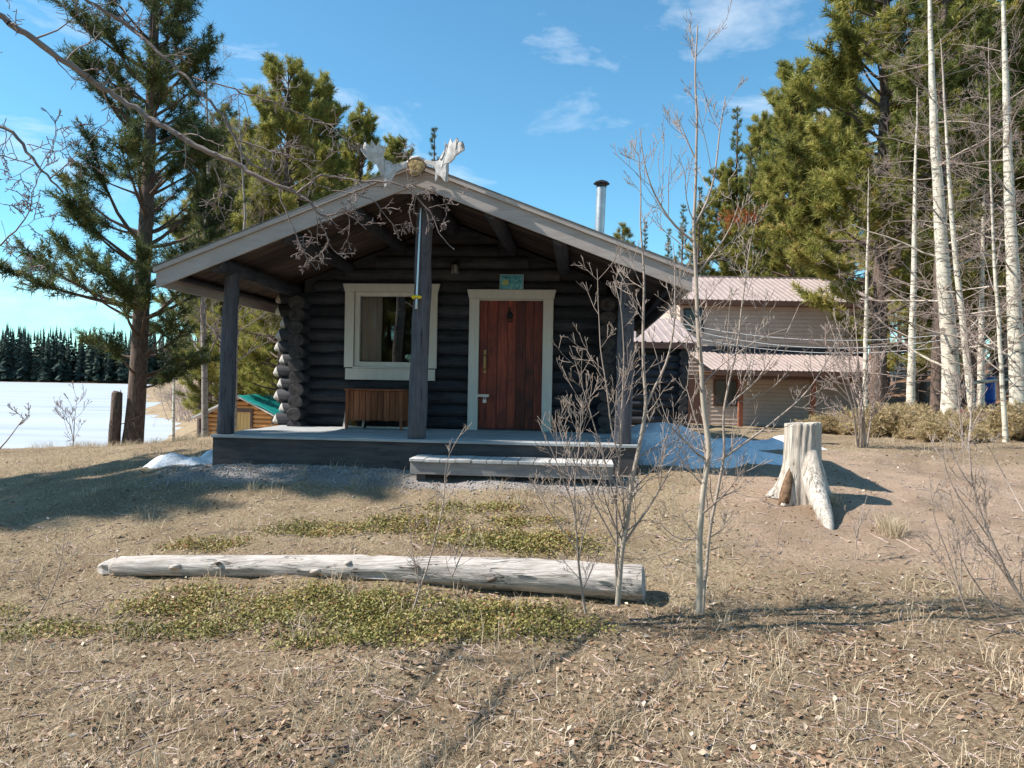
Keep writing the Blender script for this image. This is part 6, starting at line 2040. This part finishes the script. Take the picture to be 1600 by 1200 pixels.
# -------- far spruces across the lake: one wood
def far_forest():
    r = np.random.default_rng(61)
    Vs, Fs, Ts, o = [], [], [], 0
    n = 1150
    for i in range(n):
        x = r.uniform(-400, -110) if r.random() < 0.55 else r.uniform(-700, 240); row = r.uniform(0, 1)
        y = FAR_SHORE - 1 + 60 * row ** 1.5 + r.uniform(-3, 3)
        h = r.uniform(19, 32) * (1.12 if r.random() < .15 else 1)
        z0 = float(LAKE_Z + 0.0 + 1.0 * row)
        w = h * r.uniform(0.10, 0.16)
        tint = np.clip(r.normal(0.40, 0.2), 0, 1)
        nb = 100
        f = r.uniform(0.04, 1.0, nb) ** 0.9
        a = r.uniform(0, 6.283, nb)
        rad = w * (1 - f) ** 0.8 * r.uniform(0.55, 1.15, nb) + 0.1
        zb = z0 + h * f
        ax = np.stack([np.full(nb, x), np.full(nb, y), zb + 0.35 * rad], -1)
        tipz = np.stack([x + rad * np.cos(a), y + rad * np.sin(a), zb - rad * r.uniform(0.1, 0.5, nb)], -1)
        wd = rad * r.uniform(0.30, 0.6, nb) + 0.15
        sd = np.stack([-np.sin(a), np.cos(a), r.normal(0, .5, nb)], -1) * wd[:, None]
        mid = ax * 0.45 + tipz * 0.55
        V = np.stack([ax, mid - sd, tipz, mid + sd], 1).reshape(-1, 3)
        V = np.concatenate([V, [[x - w * .16, y, z0 + h * .8], [x + w * .16, y, z0 + h * .8], [x, y, z0 + h * 1.04]]])
        Vs.append(V); Ts.append(np.clip(tint + r.normal(0, .13, len(V)), 0, 1))
        q = np.arange(nb)[:, None] * 4
        Fs.append(o + np.concatenate([q + [0, 1, 2], q + [0, 2, 3], [[nb * 4, nb * 4 + 1, nb * 4 + 2]]], 0))
        o += len(V)
    ob = link('far_forest', np_mesh('far_forest', np.concatenate(Vs), np.concatenate(Fs), M['spruce_hazed'], False, {'tint': np.concatenate(Ts)}))
    tag(ob, 'dark spruce forest along the far shore of the frozen lake', 'forest', kind='stuff')


far_forest()

# ------------------------------------------------------------------ ground cover
def frustum_pts(r, n, y0, y1, mx=1.15):
    """Random points over the ground in front of the viewer, denser close by."""
    y = y0 * (y1 / y0) ** r.uniform(0, 1, n)
    x = r.uniform(-1, 1, n) * (0.70 * y * mx + 0.5)
    return x, y


def blades(r, x, y, hmin, hmax, w, lean=0.6):
    n = len(x)
    z = gzr(x, y) - 0.005
    a = r.uniform(0, 2 * math.pi, n); h = r.uniform(hmin, hmax, n); ln = h * np.abs(r.normal(lean, 0.45, n))
    la = r.uniform(0, 2 * math.pi, n)
    p = np.stack([x, y, z], -1)
    s = np.stack([np.cos(a), np.sin(a), np.zeros(n)], -1) * w
    m = p + np.stack([np.cos(la) * ln * .35, np.sin(la) * ln * .35, h * .65], -1)
    t = p + np.stack([np.cos(la) * ln, np.sin(la) * ln, h], -1)
    V = np.stack([p - s, p + s, m + s * .7, m - s * .7, t], 1).reshape(-1, 3)
    i = np.arange(n)[:, None] * 5
    F = np.concatenate([i + [0, 1, 2], i + [0, 2, 3], i + [3, 2, 4]], 0)
    return V, F


def leaves(r, x, y, smin, smax, lift, tilt):
    """Small curled leaves lying about."""
    n = len(x)
    z = gzr(x, y) + r.uniform(0.002, lift, n)
    s = r.uniform(smin, smax, n)[:, None]
    nrm = np.stack([r.normal(0, tilt, n), r.normal(0, tilt, n), np.ones(n)], -1); nrm /= np.linalg.norm(nrm, axis=1, keepdims=True)
    d = r.normal(size=(n, 3)); d -= (d * nrm).sum(1, keepdims=True) * nrm; d /= np.linalg.norm(d, axis=1, keepdims=True)
    e = np.cross(nrm, d)
    p = np.stack([x, y, z], -1)
    cur = s * r.uniform(-.25, .35, (n, 1))
    V = np.stack([p - d * s, p + e * s * .55 + nrm * cur, p + d * s, p - e * s * .55 + nrm * cur], 1).reshape(-1, 3)
    i = np.arange(n)[:, None] * 4
    F = np.concatenate([i + [0, 1, 2], i + [0, 2, 3]], 0)
    return V, F


def clear(x, y):
    """False under the cabin, the deck and the step."""
    c, s = math.cos(YAW), math.sin(YAW)
    dx, dy = x + 1.17, y - 8.45
    lx, ly = dx * c + dy * s, -dx * s + dy * c
    inside = (lx > -2.45) & (lx < 2.65) & (ly > -0.02)
    step_ = (lx > 0.1) & (lx < 2.34) & (ly > -0.52) & (ly < 0.02)
    return ~(inside | step_)


def scatter(name, V, F, tint, mat, label, cat):
    o = link(name, np_mesh(name, V, F, M[mat], False, {'tint': tint}))
    return tag(o, label, cat, kind='stuff')


r = np.random.default_rng(91)
# dry grass
x, y = frustum_pts(r, 300000, 2.2, 17)
dz_, lz_, gz_, fz_ = zones(x, y)
p = (0.30 + 0.9 * vnoise(x + 5, y + 2, 0.45) ** 1.5) * (1 - 0.93 * np.clip(dz_, 0, 1)) * (1 - 0.8 * gz_) * (1 - .55 * lz_)
p = np.where(lake_dist(x, y) > -1, 0, p)
k = (r.random(len(x)) < p) & clear(x, y)
x, y = x[k], y[k]
V, F = blades(r, x, y, 0.008, 0.045, 0.0022, 2.0)
scatter('dry_grass', V, F, np.repeat(np.clip(r.normal(.5, .22, len(x)), 0, 1), 5), 'straw', 'short dry straw grass over the yard', 'grass')
# taller wisps: around the deck, bank crest, log and in tufts
cx, cy = frustum_pts(r, 420, 2.6, 16)
ok = clear(cx, cy) & (zones(cx, cy)[0] < 0.5)
cx, cy = cx[ok], cy[ok]
ccx = np.concatenate([cx, [at(1390, 830, 6.6).x, at(1395, 835, 6.5).x, at(1375, 828, 6.7).x, at(1300, 795, 7.3).x] * 6, r.uniform(-9, -4.6, 160)])
ccy = np.concatenate([cy, [6.55, 6.5, 6.62, 7.3] * 6, r.uniform(13.5, 16.3, 160)])
m_ = 22
x = np.repeat(ccx, m_) + r.normal(0, .05, len(ccx) * m_); y = np.repeat(ccy, m_) + r.normal(0, .05, len(ccx) * m_)
V, F = blades(r, x, y, 0.05, 0.17, 0.0022, 0.75)
scatter('grass_tufts', V, F, np.repeat(np.clip(r.normal(.65, .2, len(x)), 0, 1), 5), 'straw', 'taller tufts of dry grass here and there', 'grass')

# bearberry mats round the log
mats = [(-1.35, 5.0, .75, .38), (-0.55, 4.9, .7, .4), (0.1, 4.85, .55, .35), (-0.2, 6.4, .62, .26), (0.35, 6.3, .55, .25), (-0.9, 6.7, .5, .2), (-1.7, 6.6, .55, .18), (-2.3, 5.15, .45, .28), (-2.1, 4.65, .45, .18), (-0.9, 4.5, .6, .2), (-3.0, 4.7, .35, .2), (-0.4, 7.1, .6, .16), (0.15, 6.8, .4, .14), (-2.6, 6.3, .4, .14), (-3.6, 5.0, .3, .15)]
X, Y = [], []
for (mx, my, rx, ry) in mats:
    nn = int(24000 * rx * ry)
    a = r.uniform(0, 6.283, nn); q = np.sqrt(r.uniform(0, 1, nn)) * r.uniform(.6, 1.25, nn)
    X.append(mx + rx * q * np.cos(a)); Y.append(my + ry * q * np.sin(a))
x, y = np.concatenate(X), np.concatenate(Y)
k = r.random(len(x)) < 0.25 + 1.1 * vnoise(x + 9, y + 4, 0.22)
x, y = x[k], y[k]
V1, F1 = leaves(r, x, y, .007, .017, .045, .8)
dens = vnoise(x + 20, y + 3, 0.4)
scatter('bearberry', V1, F1, np.repeat(np.clip(r.normal(.22, .26, len(x)) + 0.55 * dens, 0, 1), 4), 'bearberry', 'low yellow green bearberry mats around the log', 'ground cover')

# dead leaves
x, y = frustum_pts(r, 60000, 2.2, 13)
dz_, lz_, gz_, fz_ = zones(x, y)
p = 0.06 + 1.1 * lz_ * vnoise(x + 1, y + 8, 0.45) ** 1.6 + 0.30 * (y < 7.2) * vnoise(x + 1, y + 8, 0.35) ** 2 * (1 - .7 * dz_)
k = (r.random(len(x)) < p) & clear(x, y)
x, y = x[k], y[k]
V, F = leaves(r, x, y, .009, .025, .02, .5)
scatter('leaf_litter', V, F, np.repeat(np.clip(r.normal(.42, .27, len(x)), 0, 1), 4), 'litter', 'scattered dead aspen leaves on the ground', 'leaf litter')

# twigs, crumbs of bark and cones lying about
x, y = frustum_pts(r, 4200, 2.4, 12)
k = clear(x, y); x, y = x[k], y[k]
n = len(x); a = r.uniform(0, 6.28, n); L = r.uniform(.02, .13, n) ** 1.0 * np.where(r.random(n) < .12, 2.2, 1)
t = np.linspace(0, 1, 4)
PX = x[:, None] + np.cos(a)[:, None] * L[:, None] * t + r.normal(0, .004, (n, 4)); PY = y[:, None] + np.sin(a)[:, None] * L[:, None] * t + r.normal(0, .004, (n, 4))
PZ = gzr(PX, PY) + 0.004
V, F, R_ = tubes_np(np.stack([PX, PY, PZ], -1), np.repeat(r.uniform(.0015, .0045, n)[:, None], 4, 1), 4)
o = link('fallen_twigs', np_mesh('fallen_twigs', V, F, M['willow'], True, {'rad': R_ * 0}))
tag(o, 'small fallen twigs strewn over the yard', 'twigs', kind='stuff')

# gravel along the deck
n = 5200
lx, ly = r.uniform(-2.9, 2.6, n), -np.abs(r.normal(0, .33, n)) - 0.02
c, s = math.cos(YAW), math.sin(YAW)
x, y = -1.17 + lx * c - ly * s, 8.45 + lx * s + ly * c
k = clear(x, y); x, y = x[k], y[k]; n = len(x)
oc = np.array([(1, 0, 0), (-1, 0, 0), (0, 1, 0), (0, -1, 0), (0, 0, 1), (0, 0, -1)], float)
of = np.array([(0, 2, 4), (2, 1, 4), (1, 3, 4), (3, 0, 4), (2, 0, 5), (1, 2, 5), (3, 1, 5), (0, 3, 5)])
sz = r.uniform(.006, .019, n)
V = np.stack([x, y, gzr(x, y) + sz * .3], -1)[:, None, :] + oc[None] * sz[:, None, None] * r.uniform(.6, 1.2, (n, 6, 1)) * np.array([1, 1, .7])
F = (of[None] + 6 * np.arange(n)[:, None, None]).reshape(-1, 3)
o = link('gravel', np_mesh('gravel', V.reshape(-1, 3), F, M['stones'], False))
tag(o, 'grey gravel strip along the front of the porch', 'gravel', kind='stuff')
# clods on the bare dirt
n = 900
x = r.uniform(1.2, 7.5, n); y = r.uniform(4.6, 9.5, n)
sz = r.uniform(.006, .022, n) * r.uniform(.5, 1, n)
V = np.stack([x, y, gzr(x, y) + sz * .2], -1)[:, None, :] + oc[None] * sz[:, None, None] * r.uniform(.6, 1.2, (n, 6, 1)) * np.array([1, 1, .6])
F = (of[None] + 6 * np.arange(n)[:, None, None]).reshape(-1, 3)
o = link('dirt_clods', np_mesh('dirt_clods', V.reshape(-1, 3), F, M['rot'], False))
tag(o, 'dark crumbs of earth on the bare dirt', 'soil', kind='stuff')
